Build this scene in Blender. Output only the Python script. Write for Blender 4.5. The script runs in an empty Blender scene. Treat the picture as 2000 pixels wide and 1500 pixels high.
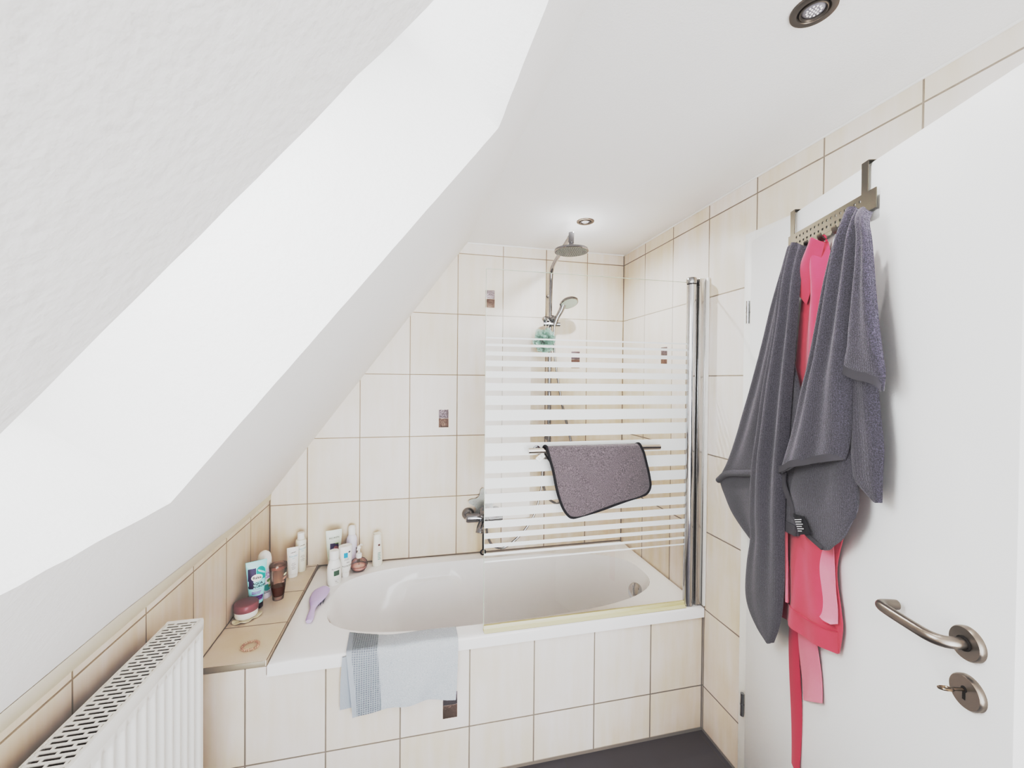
import bpy, bmesh, math, random
from mathutils import Vector, Matrix
random.seed(7)
S = bpy.context.scene
COL = S.collection
S.view_settings.view_transform = 'Standard'
S.view_settings.look = 'None'
S.view_settings.exposure = 0.0
S.view_settings.gamma = 1.0
# soft film-like response: lifted mid-tones, long highlight shoulder
S.view_settings.use_curve_mapping = True
cmap = S.view_settings.curve_mapping
cmap.use_clip = False
TONE_W = 2.0
cmap.white_level = (TONE_W, TONE_W, TONE_W)
TONE = [(0, 0), (.03, .055), (.07, .135), (.11, .285), (.15, .435), (.2, .55), (.26, .62), (.36, .675), (.55, .73), (.9, .785), (2.0, .87)]
crv = cmap.curves[3]
while len(crv.points) < len(TONE): crv.points.new(0.5, 0.5)
for pt, (a, b) in zip(crv.points, TONE):
    pt.location = (a / TONE_W, b); pt.handle_type = 'AUTO_CLAMPED'
cmap.update()
PI = math.pi

# ------------------------------------------------------------------ colours and materials
def lin(c):
    o = []
    for v in c:
        v = v / 255.0
        o.append(v / 12.92 if v <= 0.04045 else ((v + 0.055) / 1.055) ** 2.4)
    return (*o, 1.0)

MATS = {}
def mat(name, rgb, rough=0.5, metal=0.0, spec=0.5, sheen=0.0, bump=None, var=0.0, alpha=1.0, sss=0.0, coat=0.0):
    """bump = (noise scale, distance, detail); var = slow colour variation"""
    m = bpy.data.materials.new(name); m.use_nodes = True
    nt = m.node_tree; b = nt.nodes['Principled BSDF']
    b.inputs['Base Color'].default_value = lin(rgb)
    b.inputs['Roughness'].default_value = rough
    b.inputs['Metallic'].default_value = metal
    b.inputs['Specular IOR Level'].default_value = spec
    if coat: b.inputs['Coat Weight'].default_value = coat
    if sheen:
        b.inputs['Sheen Weight'].default_value = sheen
        b.inputs['Sheen Roughness'].default_value = 0.5
    tc = nt.nodes.new('ShaderNodeTexCoord')
    if bump:
        for i, (sc, dist, det) in enumerate(bump if isinstance(bump[0], tuple) else [bump]):
            n = nt.nodes.new('ShaderNodeTexNoise'); n.inputs['Scale'].default_value = sc
            n.inputs['Detail'].default_value = det
            nt.links.new(tc.outputs['Object'], n.inputs['Vector'])
            bp = nt.nodes.new('ShaderNodeBump'); bp.inputs['Strength'].default_value = 1.0
            bp.inputs['Distance'].default_value = dist
            nt.links.new(n.outputs['Fac'], bp.inputs['Height'])
            if b.inputs['Normal'].is_linked:
                nt.links.new(b.inputs['Normal'].links[0].from_socket, bp.inputs['Normal'])
            nt.links.new(bp.outputs['Normal'], b.inputs['Normal'])
    if var:
        n = nt.nodes.new('ShaderNodeTexNoise'); n.inputs['Scale'].default_value = 9.0
        n.inputs['Detail'].default_value = 4
        nt.links.new(tc.outputs['Object'], n.inputs['Vector'])
        mx = nt.nodes.new('ShaderNodeMix'); mx.data_type = 'RGBA'
        mx.inputs['A'].default_value = lin([max(0, c * (1 - var)) for c in rgb])
        mx.inputs['B'].default_value = lin([min(255, c * (1 + var)) for c in rgb])
        nt.links.new(n.outputs['Fac'], mx.inputs['Factor'])
        nt.links.new(mx.outputs['Result'], b.inputs['Base Color'])
    MATS[name] = m
    return m

def math_node(nt, op, a, b=None, c=None):
    n = nt.nodes.new('ShaderNodeMath'); n.operation = op
    for i, v in enumerate((a, b, c)):
        if v is None: continue
        if isinstance(v, (int, float)): n.inputs[i].default_value = v
        else: nt.links.new(v, n.inputs[i])
    return n.outputs[0]

def tile_mat(name, uax, vax, u0, w, v0, h, extra_u=(), extra_v=(), g=0.0046,
             base=(228, 218, 209), grout=(160, 150, 140), rough=0.32, streak=True, edge=(150, 141, 130)):
    """ceramic tiles with grout joints, laid on the plane of the two given axes (metres)"""
    m = bpy.data.materials.new(name); m.use_nodes = True
    nt = m.node_tree; b = nt.nodes['Principled BSDF']
    tc = nt.nodes.new('ShaderNodeTexCoord')
    sp = nt.nodes.new('ShaderNodeSeparateXYZ'); nt.links.new(tc.outputs['Object'], sp.inputs[0])
    U, V = sp.outputs[uax], sp.outputs[vax]
    def joint(C, c0, step):
        q = math_node(nt, 'DIVIDE', math_node(nt, 'SUBTRACT', C, c0), step)
        fr = math_node(nt, 'FRACT', q)
        d = math_node(nt, 'MULTIPLY', math_node(nt, 'MINIMUM', fr, math_node(nt, 'SUBTRACT', 1.0, fr)), step)
        return d, math_node(nt, 'FLOOR', q)
    def soft(d, gg):
        mr = nt.nodes.new('ShaderNodeMapRange'); mr.interpolation_type = 'SMOOTHSTEP'
        nt.links.new(d, mr.inputs['Value'])
        mr.inputs['From Min'].default_value = gg * 0.35; mr.inputs['From Max'].default_value = gg * 0.72
        mr.inputs['To Min'].default_value = 1.0; mr.inputs['To Max'].default_value = 0.0
        return mr.outputs[0]
    masks = []; fu = fv = None
    if w:
        d, fu = joint(U, u0, w); masks.append(soft(d, g))
    if h:
        d, fv = joint(V, v0, h); masks.append(soft(d, g))
    for C, lst in ((U, extra_u), (V, extra_v)):
        for c, ww in lst:
            masks.append(soft(math_node(nt, 'ABSOLUTE', math_node(nt, 'SUBTRACT', C, c)), ww))
    mk_ = masks[0]
    for q in masks[1:]: mk_ = math_node(nt, 'MAXIMUM', mk_, q)
    # tone per tile
    cb = nt.nodes.new('ShaderNodeCombineXYZ')
    if fu is not None: nt.links.new(fu, cb.inputs[0])
    if fv is not None: nt.links.new(fv, cb.inputs[1])
    wn = nt.nodes.new('ShaderNodeTexWhiteNoise'); nt.links.new(cb.outputs[0], wn.inputs['Vector'])
    # fine vertical brush streaks and clouds
    mp = nt.nodes.new('ShaderNodeMapping'); nt.links.new(tc.outputs['Object'], mp.inputs['Vector'])
    mp.inputs['Scale'].default_value = (26, 26, 3.0) if streak else (4, 4, 4)
    n1 = nt.nodes.new('ShaderNodeTexNoise'); n1.inputs['Scale'].default_value = 1.0; n1.inputs['Detail'].default_value = 6
    nt.links.new(mp.outputs[0], n1.inputs['Vector'])
    n2 = nt.nodes.new('ShaderNodeTexNoise'); n2.inputs['Scale'].default_value = 5.0; n2.inputs['Detail'].default_value = 3
    nt.links.new(tc.outputs['Object'], n2.inputs['Vector'])
    f = math_node(nt, 'ADD', math_node(nt, 'MULTIPLY', n1.outputs['Fac'], 0.55),
                  math_node(nt, 'ADD', math_node(nt, 'MULTIPLY', n2.outputs['Fac'], 0.45),
                            math_node(nt, 'MULTIPLY', math_node(nt, 'SUBTRACT', wn.outputs['Value'], 0.5), 0.22)))
    cr = nt.nodes.new('ShaderNodeValToRGB'); nt.links.new(f, cr.inputs[0])
    lo = [c * k for c, k in zip(base, (0.965, 0.945, 0.905))]; hi = [min(255, c * k) for c, k in zip(base, (1.02, 1.03, 1.05))]
    cr.color_ramp.elements[0].position = 0.30; cr.color_ramp.elements[0].color = lin(lo)
    cr.color_ramp.elements[1].position = 0.72; cr.color_ramp.elements[1].color = lin(hi)
    mx = nt.nodes.new('ShaderNodeMix'); mx.data_type = 'RGBA'
    nt.links.new(mk_, mx.inputs['Factor'])
    nt.links.new(cr.outputs[0], mx.inputs['A']); mx.inputs['B'].default_value = lin(grout)
    nt.links.new(mx.outputs['Result'], b.inputs['Base Color'])
    rr = math_node(nt, 'ADD', math_node(nt, 'MULTIPLY', mk_, 0.5), rough)
    nt.links.new(rr, b.inputs['Roughness'])
    b.inputs['Specular IOR Level'].default_value = 0.35
    bp = nt.nodes.new('ShaderNodeBump'); bp.inputs['Distance'].default_value = 0.0012; bp.inputs['Strength'].default_value = 0.7
    hh = math_node(nt, 'ADD', math_node(nt, 'MULTIPLY', mk_, -1.0), math_node(nt, 'MULTIPLY', n1.outputs['Fac'], 0.05))
    nt.links.new(hh, bp.inputs['Height']); nt.links.new(bp.outputs[0], b.inputs['Normal'])
    return m

def thin_glass(name, tint, refl=1.0, rough=0.0):
    m = bpy.data.materials.new(name); m.use_nodes = True
    nt = m.node_tree; nt.nodes.remove(nt.nodes['Principled BSDF'])
    out = nt.nodes['Material Output']
    tr = nt.nodes.new('ShaderNodeBsdfTransparent'); tr.inputs[0].default_value = (*tint, 1)
    gl = nt.nodes.new('ShaderNodeBsdfGlossy'); gl.inputs['Roughness'].default_value = rough
    fr = nt.nodes.new('ShaderNodeFresnel'); fr.inputs['IOR'].default_value = 1.5
    k = math_node(nt, 'MULTIPLY', fr.outputs[0], refl)
    mx = nt.nodes.new('ShaderNodeMixShader')
    nt.links.new(k, mx.inputs[0]); nt.links.new(tr.outputs[0], mx.inputs[1]); nt.links.new(gl.outputs[0], mx.inputs[2])
    nt.links.new(mx.outputs[0], out.inputs[0])
    return m

def terry_mat(name, rgb, rgb2, rib=320.0, fine=480.0, dist=0.0018):
    """terry cloth: loop pile from fine noise, faint ribs along the length (uv)"""
    m = bpy.data.materials.new(name); m.use_nodes = True
    nt = m.node_tree; b = nt.nodes['Principled BSDF']
    b.inputs['Roughness'].default_value = 0.95; b.inputs['Specular IOR Level'].default_value = 0.1
    b.inputs['Sheen Weight'].default_value = 0.35; b.inputs['Sheen Roughness'].default_value = 0.6
    tc = nt.nodes.new('ShaderNodeTexCoord')
    n = nt.nodes.new('ShaderNodeTexNoise'); n.inputs['Scale'].default_value = fine; n.inputs['Detail'].default_value = 2
    nt.links.new(tc.outputs['Object'], n.inputs['Vector'])
    wv = nt.nodes.new('ShaderNodeTexWave'); wv.bands_direction = 'X'; wv.inputs['Scale'].default_value = rib / 6.28
    wv.inputs['Distortion'].default_value = 2.5; wv.inputs['Detail'].default_value = 2; wv.inputs['Detail Scale'].default_value = 2
    nt.links.new(tc.outputs['UV'], wv.inputs['Vector'])
    h = math_node(nt, 'ADD', n.outputs['Fac'], math_node(nt, 'MULTIPLY', wv.outputs['Fac'], 0.16))
    bp = nt.nodes.new('ShaderNodeBump'); bp.inputs['Distance'].default_value = dist; bp.inputs['Strength'].default_value = 1.0
    nt.links.new(h, bp.inputs['Height']); nt.links.new(bp.outputs[0], b.inputs['Normal'])
    n2 = nt.nodes.new('ShaderNodeTexNoise'); n2.inputs['Scale'].default_value = fine * 0.9; n2.inputs['Detail'].default_value = 2
    nt.links.new(tc.outputs['Object'], n2.inputs['Vector'])
    mx = nt.nodes.new('ShaderNodeMix'); mx.data_type = 'RGBA'
    mx.inputs['A'].default_value = lin(rgb); mx.inputs['B'].default_value = lin(rgb2)
    mr = nt.nodes.new('ShaderNodeMapRange'); mr.inputs['From Min'].default_value = 0.32; mr.inputs['From Max'].default_value = 0.68
    nt.links.new(n2.outputs['Fac'], mr.inputs['Value'])
    nt.links.new(mr.outputs[0], mx.inputs['Factor'])
    nt.links.new(mx.outputs['Result'], b.inputs['Base Color'])
    return m

PLASTER = mat('plaster_white', (240, 239, 238), 0.92, spec=0.15, bump=[(150, 0.0010, 3), (45, 0.0014, 2)])
PLASTER_F = mat('plaster_fine', (241, 240, 239), 0.92, spec=0.15, bump=(220, 0.0010, 3))
CAULK = mat('cream_caulk', (222, 215, 203), 0.6)
DOOR = mat('door_white', (238, 239, 239), 0.42, spec=0.4, bump=(300, 0.0002, 2))
CASE = mat('door_frame_white', (238, 237, 233), 0.4, spec=0.4)
CHROME = mat('chrome', (158, 160, 164), 0.07, 1.0)
CHROME_P = mat('chrome_post', (205, 207, 210), 0.08, 1.0)
CHROME_D = mat('chrome_soft', (176, 178, 181), 0.16, 1.0)
STEEL = mat('brushed_steel', (150, 143, 137), 0.34, 1.0, bump=(400, 0.0001, 2))
STEEL_D = mat('steel_plate', (128, 124, 117), 0.42, 1.0, bump=(600, 0.0002, 2))
ALU = mat('aluminium_profile', (212, 212, 212), 0.2, 1.0)
GREYMETAL = mat('grey_edge_profile', (168, 162, 152), 0.45, 0.2)
BLACK = mat('black_plastic', (34, 34, 40), 0.5)
DARK = mat('dark_recess', (40, 36, 36), 0.7)
ACRYL = mat('sanitary_acrylic', (245, 244, 244), 0.12, spec=0.5)
RADW = mat('radiator_enamel', (232, 231, 228), 0.3)
RADIN = mat('radiator_inside', (120, 112, 108), 0.7)
PW = mat('white_plastic', (236, 235, 232), 0.3, spec=0.4)
PW2 = mat('ivory_plastic', (233, 230, 220), 0.35, spec=0.4)
PMINT = mat('pale_green_plastic', (214, 222, 212), 0.3)
LILACW = mat('pale_lilac_plastic', (226, 225, 238), 0.3)
INK = mat('black_print', (48, 48, 54), 0.6)
INKG = mat('grey_print', (112, 112, 118), 0.6)
TEALINK = mat('teal_print', (88, 168, 190), 0.6)

# ------------------------------------------------------------------ mesh helpers
def newbm(): return bmesh.new()

def finish(bm, name, mats, angle=38):
    bmesh.ops.remove_doubles(bm, verts=bm.verts, dist=1e-6)
    bm.normal_update()
    for f in bm.faces: f.smooth = True
    a = math.radians(angle)
    for e in bm.edges:
        if len(e.link_faces) == 2:
            if e.calc_face_angle(0) > a: e.smooth = False
        else: e.smooth = False
    me = bpy.data.meshes.new(name); bm.to_mesh(me); bm.free()
    for m in (mats if isinstance(mats, (list, tuple)) else [mats]): me.materials.append(m)
    return me

def obj(name, bm, mats, parent=None, local=False, angle=38, label=None, recalc=True):
    """one mesh object; geometry given in world metres unless local"""
    if recalc: bmesh.ops.recalc_face_normals(bm, faces=bm.faces)
    if parent is not None and not local:
        bm.transform(world_of(parent).inverted())
    me = finish(bm, name, mats, angle)
    o = bpy.data.objects.new(name, me); COL.objects.link(o)
    if parent is not None: o.parent = parent
    if label: o['label'] = label
    return o

def world_of(o):
    M = Matrix.Translation(o.location) @ o.rotation_euler.to_matrix().to_4x4()
    return world_of(o.parent) @ M if o.parent else M

def thing(name, label, cat, loc=(0, 0, 0), rz=0.0, group=None):
    o = bpy.data.objects.new(name, None); COL.objects.link(o)
    o.empty_display_size = 0.05
    o.location = loc; o.rotation_euler = (0, 0, rz)
    o['label'] = label; o['category'] = cat
    if group: o['group'] = group
    return o

def tag(o, label, cat, group=None):
    o['label'] = label; o['category'] = cat
    if group: o['group'] = group
    return o

def rebase(o):
    """put the origin of a single-mesh thing at its base"""
    vs = [v.co for v in o.data.vertices]
    c = Vector(((min(v.x for v in vs) + max(v.x for v in vs)) / 2, (min(v.y for v in vs) + max(v.y for v in vs)) / 2, min(v.z for v in vs)))
    o.data.transform(Matrix.Translation(-c)); o.location = c
    return o

def struct(name, bm, mats, parent=None, angle=38, recalc=True):
    o = obj(name, bm, mats, parent, angle=angle, recalc=recalc)
    if parent is None: o['kind'] = 'structure'
    return o

def quad(bm, pts, mi=0):
    f = bm.faces.new([bm.verts.new(p) for p in pts]); f.material_index = mi
    return f

def box(bm, x0, x1, y0, y1, z0, z1, bev=0.0, mi=0, M=None, seg=2):
    vs = [bm.verts.new((x, y, z)) for x in (x0, x1) for y in (y0, y1) for z in (z0, z1)]
    idx = [(0, 1, 3, 2), (4, 6, 7, 5), (0, 4, 5, 1), (2, 3, 7, 6), (0, 2, 6, 4), (1, 5, 7, 3)]
    fs = [bm.faces.new([vs[i] for i in q]) for q in idx]
    for f in fs: f.material_index = mi
    if bev:
        es = list({e for f in fs for e in f.edges})
        r = bmesh.ops.bevel(bm, geom=es, offset=bev, segments=seg, affect='EDGES', profile=0.5)
        for f in r['faces']: f.material_index = mi
        vs = list({v for f in fs if f.is_valid for v in f.verts} | {v for f in r['faces'] for v in f.verts})
    if M is not None: bmesh.ops.transform(bm, matrix=M, verts=[v for v in vs if v.is_valid])

def tube(bm, pts, r, seg=12, cap=True, closed=False, mi=0, sx=1.0):
    pts = [Vector(p) for p in pts]; n = len(pts)
    rs = r if isinstance(r, (list, tuple)) else [r] * n
    rings = []; up = None
    for i, p in enumerate(pts):
        if closed: t = pts[(i + 1) % n] - pts[i - 1]
        else: t = pts[min(i + 1, n - 1)] - pts[max(i - 1, 0)]
        t.normalize()
        if up is None:
            up = Vector((0, 0, 1)) if abs(t.z) < 0.9 else Vector((1, 0, 0))
        up = (up - t * up.dot(t)).normalized()
        sd = t.cross(up)
        rings.append([bm.verts.new(p + (up * math.cos(a) + sd * math.sin(a) * sx) * rs[i]) for a in [2 * PI * k / seg for k in range(seg)]])
    m = n if closed else n - 1
    for i in range(m):
        A, B = rings[i], rings[(i + 1) % n]
        for k in range(seg):
            f = bm.faces.new((A[k], A[(k + 1) % seg], B[(k + 1) % seg], B[k])); f.material_index = mi
    if cap and not closed:
        for R_ in (rings[0], rings[-1]):
            f = bm.faces.new(R_); f.material_index = mi

def spline(pts, n):
    """Catmull-Rom through points, resampled by length"""
    P = [Vector(p) for p in pts]
    if len(P) == 2: dense = [P[0].lerp(P[1], i / 40) for i in range(41)]
    else:
        dense = []
        for i in range(len(P) - 1):
            p0 = P[i - 1] if i > 0 else P[0] * 2 - P[1]
            p1, p2 = P[i], P[i + 1]
            p3 = P[i + 2] if i + 2 < len(P) else P[-1] * 2 - P[-2]
            for k in range(12):
                t = k / 12
                dense.append(0.5 * (2 * p1 + (p2 - p0) * t + (2 * p0 - 5 * p1 + 4 * p2 - p3) * t * t + (3 * p1 - p0 - 3 * p2 + p3) * t ** 3))
        dense.append(P[-1])
    L = [0.0]
    for a, b in zip(dense, dense[1:]): L.append(L[-1] + (b - a).length)
    out = []; j = 0
    for i in range(n):
        d = L[-1] * i / (n - 1)
        while j < len(L) - 2 and L[j + 1] < d: j += 1
        seg = max(L[j + 1] - L[j], 1e-9)
        out.append(dense[j].lerp(dense[j + 1], min(1, (d - L[j]) / seg)))
    return out

def lathe(bm, prof, seg=32, M=None, mi=0, sx=1.0, sy=1.0):
    rings = []
    allv = []
    for r, z in prof:
        if r < 1e-6: R_ = [bm.verts.new((0, 0, z))]
        else: R_ = [bm.verts.new((r * sx * math.cos(a), r * sy * math.sin(a), z)) for a in [2 * PI * k / seg for k in range(seg)]]
        rings.append(R_); allv += R_
    for A, B in zip(rings, rings[1:]):
        for k in range(seg):
            k2 = (k + 1) % seg
            if len(A) == 1 and len(B) == 1: continue
            if len(A) == 1: f = bm.faces.new((A[0], B[k2], B[k]))
            elif len(B) == 1: f = bm.faces.new((A[k], A[k2], B[0]))
            else: f = bm.faces.new((A[k], A[k2], B[k2], B[k]))
            f.material_index = mi
    if M is not None: bmesh.ops.transform(bm, matrix=M, verts=allv)

def axis_matrix(p, d, up=(0, 0, 1)):
    """local z along d, placed at p"""
    z = Vector(d).normalized(); u = Vector(up)
    if abs(z.dot(u)) > 0.95: u = Vector((1, 0, 0))
    x = u.cross(z).normalized(); y = z.cross(x)
    M = Matrix((x, y, z)).transposed().to_4x4(); M.translation = Vector(p)
    return M

def coons(bm, L, R, T, Bt, ns, nt, nf, place, mi=0, uvo=(0, 0)):
    uvl = bm.loops.layers.uv.verify()
    L, R = spline(L, nt), spline(R, nt)
    T = spline(T or [L[0], R[0]], ns); Bt = spline(Bt or [L[-1], R[-1]], ns)
    c00, c10, c01, c11 = L[0], R[0], L[-1], R[-1]
    wid = max((L[-1] - R[-1]).length, (L[nt // 2] - R[nt // 2]).length)
    g = []
    for j in range(nt):
        t = j / (nt - 1); row = []
        for i in range(ns):
            s = i / (ns - 1)
            p = L[j] * (1 - s) + R[j] * s + T[i] * (1 - t) + Bt[i] * t
            p = p - (c00 * (1 - s) * (1 - t) + c10 * s * (1 - t) + c01 * (1 - s) * t + c11 * s * t)
            row.append((bm.verts.new(place(p[0], p[1], nf(s, t))), (s * wid + uvo[0], t + uvo[1])))
        g.append(row)
    for j in range(nt - 1):
        for i in range(ns - 1):
            q = (g[j][i], g[j][i + 1], g[j + 1][i + 1], g[j + 1][i])
            f = bm.faces.new([v for v, _ in q]); f.material_index = mi
            for lp, (_, uv) in zip(f.loops, q): lp[uvl].uv = uv

def solid(o, th, off=0.0):
    m = o.modifiers.new('thickness', 'SOLIDIFY'); m.thickness = th; m.offset = off
    return o

# ------------------------------------------------------------------ text
def text_polys(body, size, align='CENTER', bold=0.0, shear=0.0):
    cu = bpy.data.curves.new('lettering', 'FONT'); cu.body = body; cu.size = size; cu.align_x = align
    cu.resolution_u = 2; cu.offset = bold; cu.shear = shear
    ob = bpy.data.objects.new('lettering', cu); COL.objects.link(ob)
    bpy.context.view_layer.update()
    dg = bpy.context.evaluated_depsgraph_get()
    me = bpy.data.meshes.new_from_object(ob.evaluated_get(dg))
    V = [(v.co.x, v.co.y) for v in me.vertices]; F = [tuple(p.vertices) for p in me.polygons]
    bpy.data.objects.remove(ob); bpy.data.curves.remove(cu); bpy.data.meshes.remove(me)
    return V, F

def put_text(bm, body, size, x, z, place, align='CENTER', bold=0.0, shear=0.0, mi=0, rot=0.0):
    V, F = text_polys(body, size, align, bold, shear)
    c, s = math.cos(rot), math.sin(rot)
    vs = [bm.verts.new(place(x + a * c - b * s, z + a * s + b * c)) for a, b in V]
    for f in F:
        try:
            ff = bm.faces.new([vs[i] for i in f]); ff.material_index = mi
        except ValueError: pass

def put_rect(bm, x0, x1, z0, z1, place, mi=0, n=10, m=4):
    g = [[bm.verts.new(place(x0 + (x1 - x0) * i / n, z0 + (z1 - z0) * j / m)) for i in range(n + 1)] for j in range(m + 1)]
    for j in range(m):
        for i in range(n):
            f = bm.faces.new((g[j][i], g[j][i + 1], g[j + 1][i + 1], g[j + 1][i])); f.material_index = mi

def put_oval(bm, x, z, rx, rz, place, mi=0, n=24, rot=0.0):
    c, s = math.cos(rot), math.sin(rot)
    def P(k, q):
        a = 2 * PI * k / n; u, v = rx * q * math.cos(a), rz * q * math.sin(a)
        return bm.verts.new(place(x + u * c - v * s, z + u * s + v * c))
    ctr = bm.verts.new(place(x, z)); r1 = [P(k, 0.5) for k in range(n)]; r2 = [P(k, 1) for k in range(n)]
    for k in range(n):
        k2 = (k + 1) % n
        f = bm.faces.new((ctr, r1[k], r1[k2])); f.material_index = mi
        f = bm.faces.new((r1[k], r2[k], r2[k2], r1[k2])); f.material_index = mi

# ================================================================== CAMERA
CAMP = Vector((-1.1946, -2.2666, 1.4904))
yaw, pitch, roll = 0.2245, -0.0108, 0.0088
fw = Vector((math.sin(yaw) * math.cos(pitch), math.cos(yaw) * math.cos(pitch), math.sin(pitch)))
rt = Vector((math.cos(yaw), -math.sin(yaw), 0)); upv = rt.cross(fw)
r2 = rt * math.cos(roll) + upv * math.sin(roll); u2 = -rt * math.sin(roll) + upv * math.cos(roll)
cam = bpy.data.cameras.new('camera'); cam.sensor_width = 36.0; cam.lens = 810.43 / 2000 * 36.0; cam.clip_start = 0.01
co = bpy.data.objects.new('camera', cam); COL.objects.link(co)
Mc = Matrix((r2, u2, -fw)).transposed().to_4x4(); Mc.translation = CAMP
co.matrix_world = Mc; S.camera = co

# ================================================================== ROOM SHELL
HC = 2.234; YN = -3.5; HT = 0.3298; H0 = 2.1722
XL = lambda y: -1.905 - 0.0145 * y
Bs = lambda y: Vector((XL(y), y, 0.903 + 0.012 * y))
Ts = lambda y: Vector((-0.933 - 0.044 * y, y, HC))
def Sl(s, y): return Bs(y).lerp(Ts(y), s)

TB = tile_mat('tiles_back', 0, 2, -0.2325, 0.25, H0, HT, extra_u=((0.0, 0.007), (-1.905, 0.009)), extra_v=((0.533, 0.008),))
TR = tile_mat('tiles_right', 1, 2, -0.2368, 0.2521, H0, HT, extra_u=((0.0, 0.007),), extra_v=((0.003, 0.016),), base=(231, 222, 214), grout=(158, 151, 144))
TP = tile_mat('tiles_apron', 0, 2, -0.2471, 0.25, H0, HT, extra_u=((0.0, 0.012),), extra_v=((0.004, 0.018),), base=(226, 218, 211), grout=(150, 144, 138))
TL = tile_mat('tiles_left', 1, 2, -0.249, 0.2462, 0.861, HT, extra_u=((0.0, 0.009),), extra_v=((0.541, 0.008),), g=0.0040, base=(225, 215, 207), grout=(164, 154, 142))
TLG = tile_mat('tiles_ledge', 1, 0, -0.265, 0.2462, 0, 0, extra_v=((-1.682, 0.003),), base=(229, 219, 210), grout=(164, 154, 142), streak=False, g=0.0040)
FT = tile_mat('floor_tiles', 0, 1, -0.62, 0.6, -1.3, 0.3, g=0.004, base=(94, 90, 95), grout=(104, 100, 98), rough=0.5, streak=False)

bm = newbm(); quad(bm, [(-2.0, YN, 0), (1.0, YN, 0), (1.0, 0, 0), (-2.0, 0, 0)]); struct('floor', bm, FT)
bm = newbm(); quad(bm, [(Ts(YN).x, YN, HC), (0, YN, HC), (0, 0, HC), (Ts(0).x, 0, HC)]); struct('ceiling', bm, PLASTER_F)
bm = newbm(); quad(bm, [(-1.925, 0, 0), (0, 0, 0), (0, 0, HC), (-1.925, 0, HC)]); wall_back = struct('wall_back', bm, TB)
bm = newbm()
DY0, DY1, DZ = -1.004, -1.862, 1.996
quad(bm, [(0, 0, 0), (0, 0, HC), (0, DY0, HC), (0, DY0, 0)])
quad(bm, [(0, DY0, DZ), (0, DY0, HC), (0, DY1, HC), (0, DY1, DZ)])
quad(bm, [(0, DY1, 0), (0, DY1, HC), (0, YN, HC), (0, YN, 0)])
wall_right = struct('wall_right', bm, TR)
bm = newbm()
quad(bm, [(XL(0), 0, 0), (XL(0), 0, 0.884), (XL(YN), YN, 0.884), (XL(YN), YN, 0)])
struct('wall_left', bm, TL)
# hallway wall seen only through the door gap
bm = newbm(); quad(bm, [(0.95, -0.3, 0), (0.95, -0.3, HC), (0.95, YN, HC), (0.95, YN, 0)]); struct('wall_hallway', bm, PLASTER_F)

# sloping roof plane with the skylight opening and its splayless reveal
random.seed(3)
S0, S1 = 0.298, 0.843
NS = 34
def far_y(s): return -1.495 + (s - 0.298) / 0.546 * 0.098
def near_y(s): return -1.968 + (s - 0.298) / 0.546 * 0.060
bm = newbm()
jit = lambda: random.uniform(-0.0016, 0.0016)
ss = [S0 + (S1 - S0) * i / NS for i in range(NS + 1)]
FE = [Sl(s, far_y(s) + jit()) for s in ss]
NE = [Sl(s, near_y(s) + jit()) for s in ss]
def vv(p): return bm.verts.new(p)
def grid_faces(rows):
    R_ = [[vv(p) for p in r] for r in rows]
    for a, b in zip(R_, R_[1:]):
        for i in range(len(a) - 1): bm.faces.new((a[i], a[i + 1], b[i + 1], b[i]))
ysF = [far_y(S0) * i / 14 for i in range(15)]
grid_faces([[Sl(s, far * k / 14) if k < 14 else fe for k in range(15)] for s, far, fe in [(s, far_y(s), fe) for s, fe in zip(ss, FE)]])
grid_faces([[(ne if k == 0 else Sl(s, near_y(s) + (YN - near_y(s)) * k / 12)) for k in range(13)] for s, ne in zip(ss, NE)])
edge_lo = [FE[0]] + [Sl(S0 + jit() * 0.8, far_y(S0) + (near_y(S0) - far_y(S0)) * i / 14) for i in range(1, 14)] + [NE[0]]
edge_hi = [FE[-1]] + [Sl(S1 + jit() * 0.8, far_y(S1) + (near_y(S1) - far_y(S1)) * i / 14) for i in range(1, 14)] + [NE[-1]]
def yrow(s, sref, cols):
    return [Sl(s, p.y) for p in cols]
colsL = [Sl(S0, far_y(S0) * k / 14) for k in range(14)] + edge_lo + [Sl(S0, near_y(S0) + (YN - near_y(S0)) * k / 12) for k in range(1, 13)]
colsH = [Sl(S1, far_y(S1) * k / 14) for k in range(14)] + edge_hi + [Sl(S1, near_y(S1) + (YN - near_y(S1)) * k / 12) for k in range(1, 13)]
grid_faces([yrow(0.0, S0, colsL), yrow(0.15, S0, colsL), colsL])
grid_faces([colsH, yrow(0.92, S1, colsH), yrow(1.0, S1, colsH)])
NRM = Vector((-0.80, 0, 0.60)); DEP = 0.30
loop = FE + edge_hi[1:] + NE[::-1][1:] + edge_lo[::-1][1:-1]
lo_ = [vv(p) for p in loop]; up_ = [vv(p + NRM * DEP * 0.5) for p in loop]; up2 = [vv(p + NRM * DEP) for p in loop]
for i in range(len(loop)):
    j = (i + 1) % len(loop)
    bm.faces.new((lo_[i], lo_[j], up_[j], up_[i])); bm.faces.new((up_[i], up_[j], up2[j], up2[i]))
struct('wall_slope', bm, PLASTER, recalc=False, angle=30)
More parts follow.
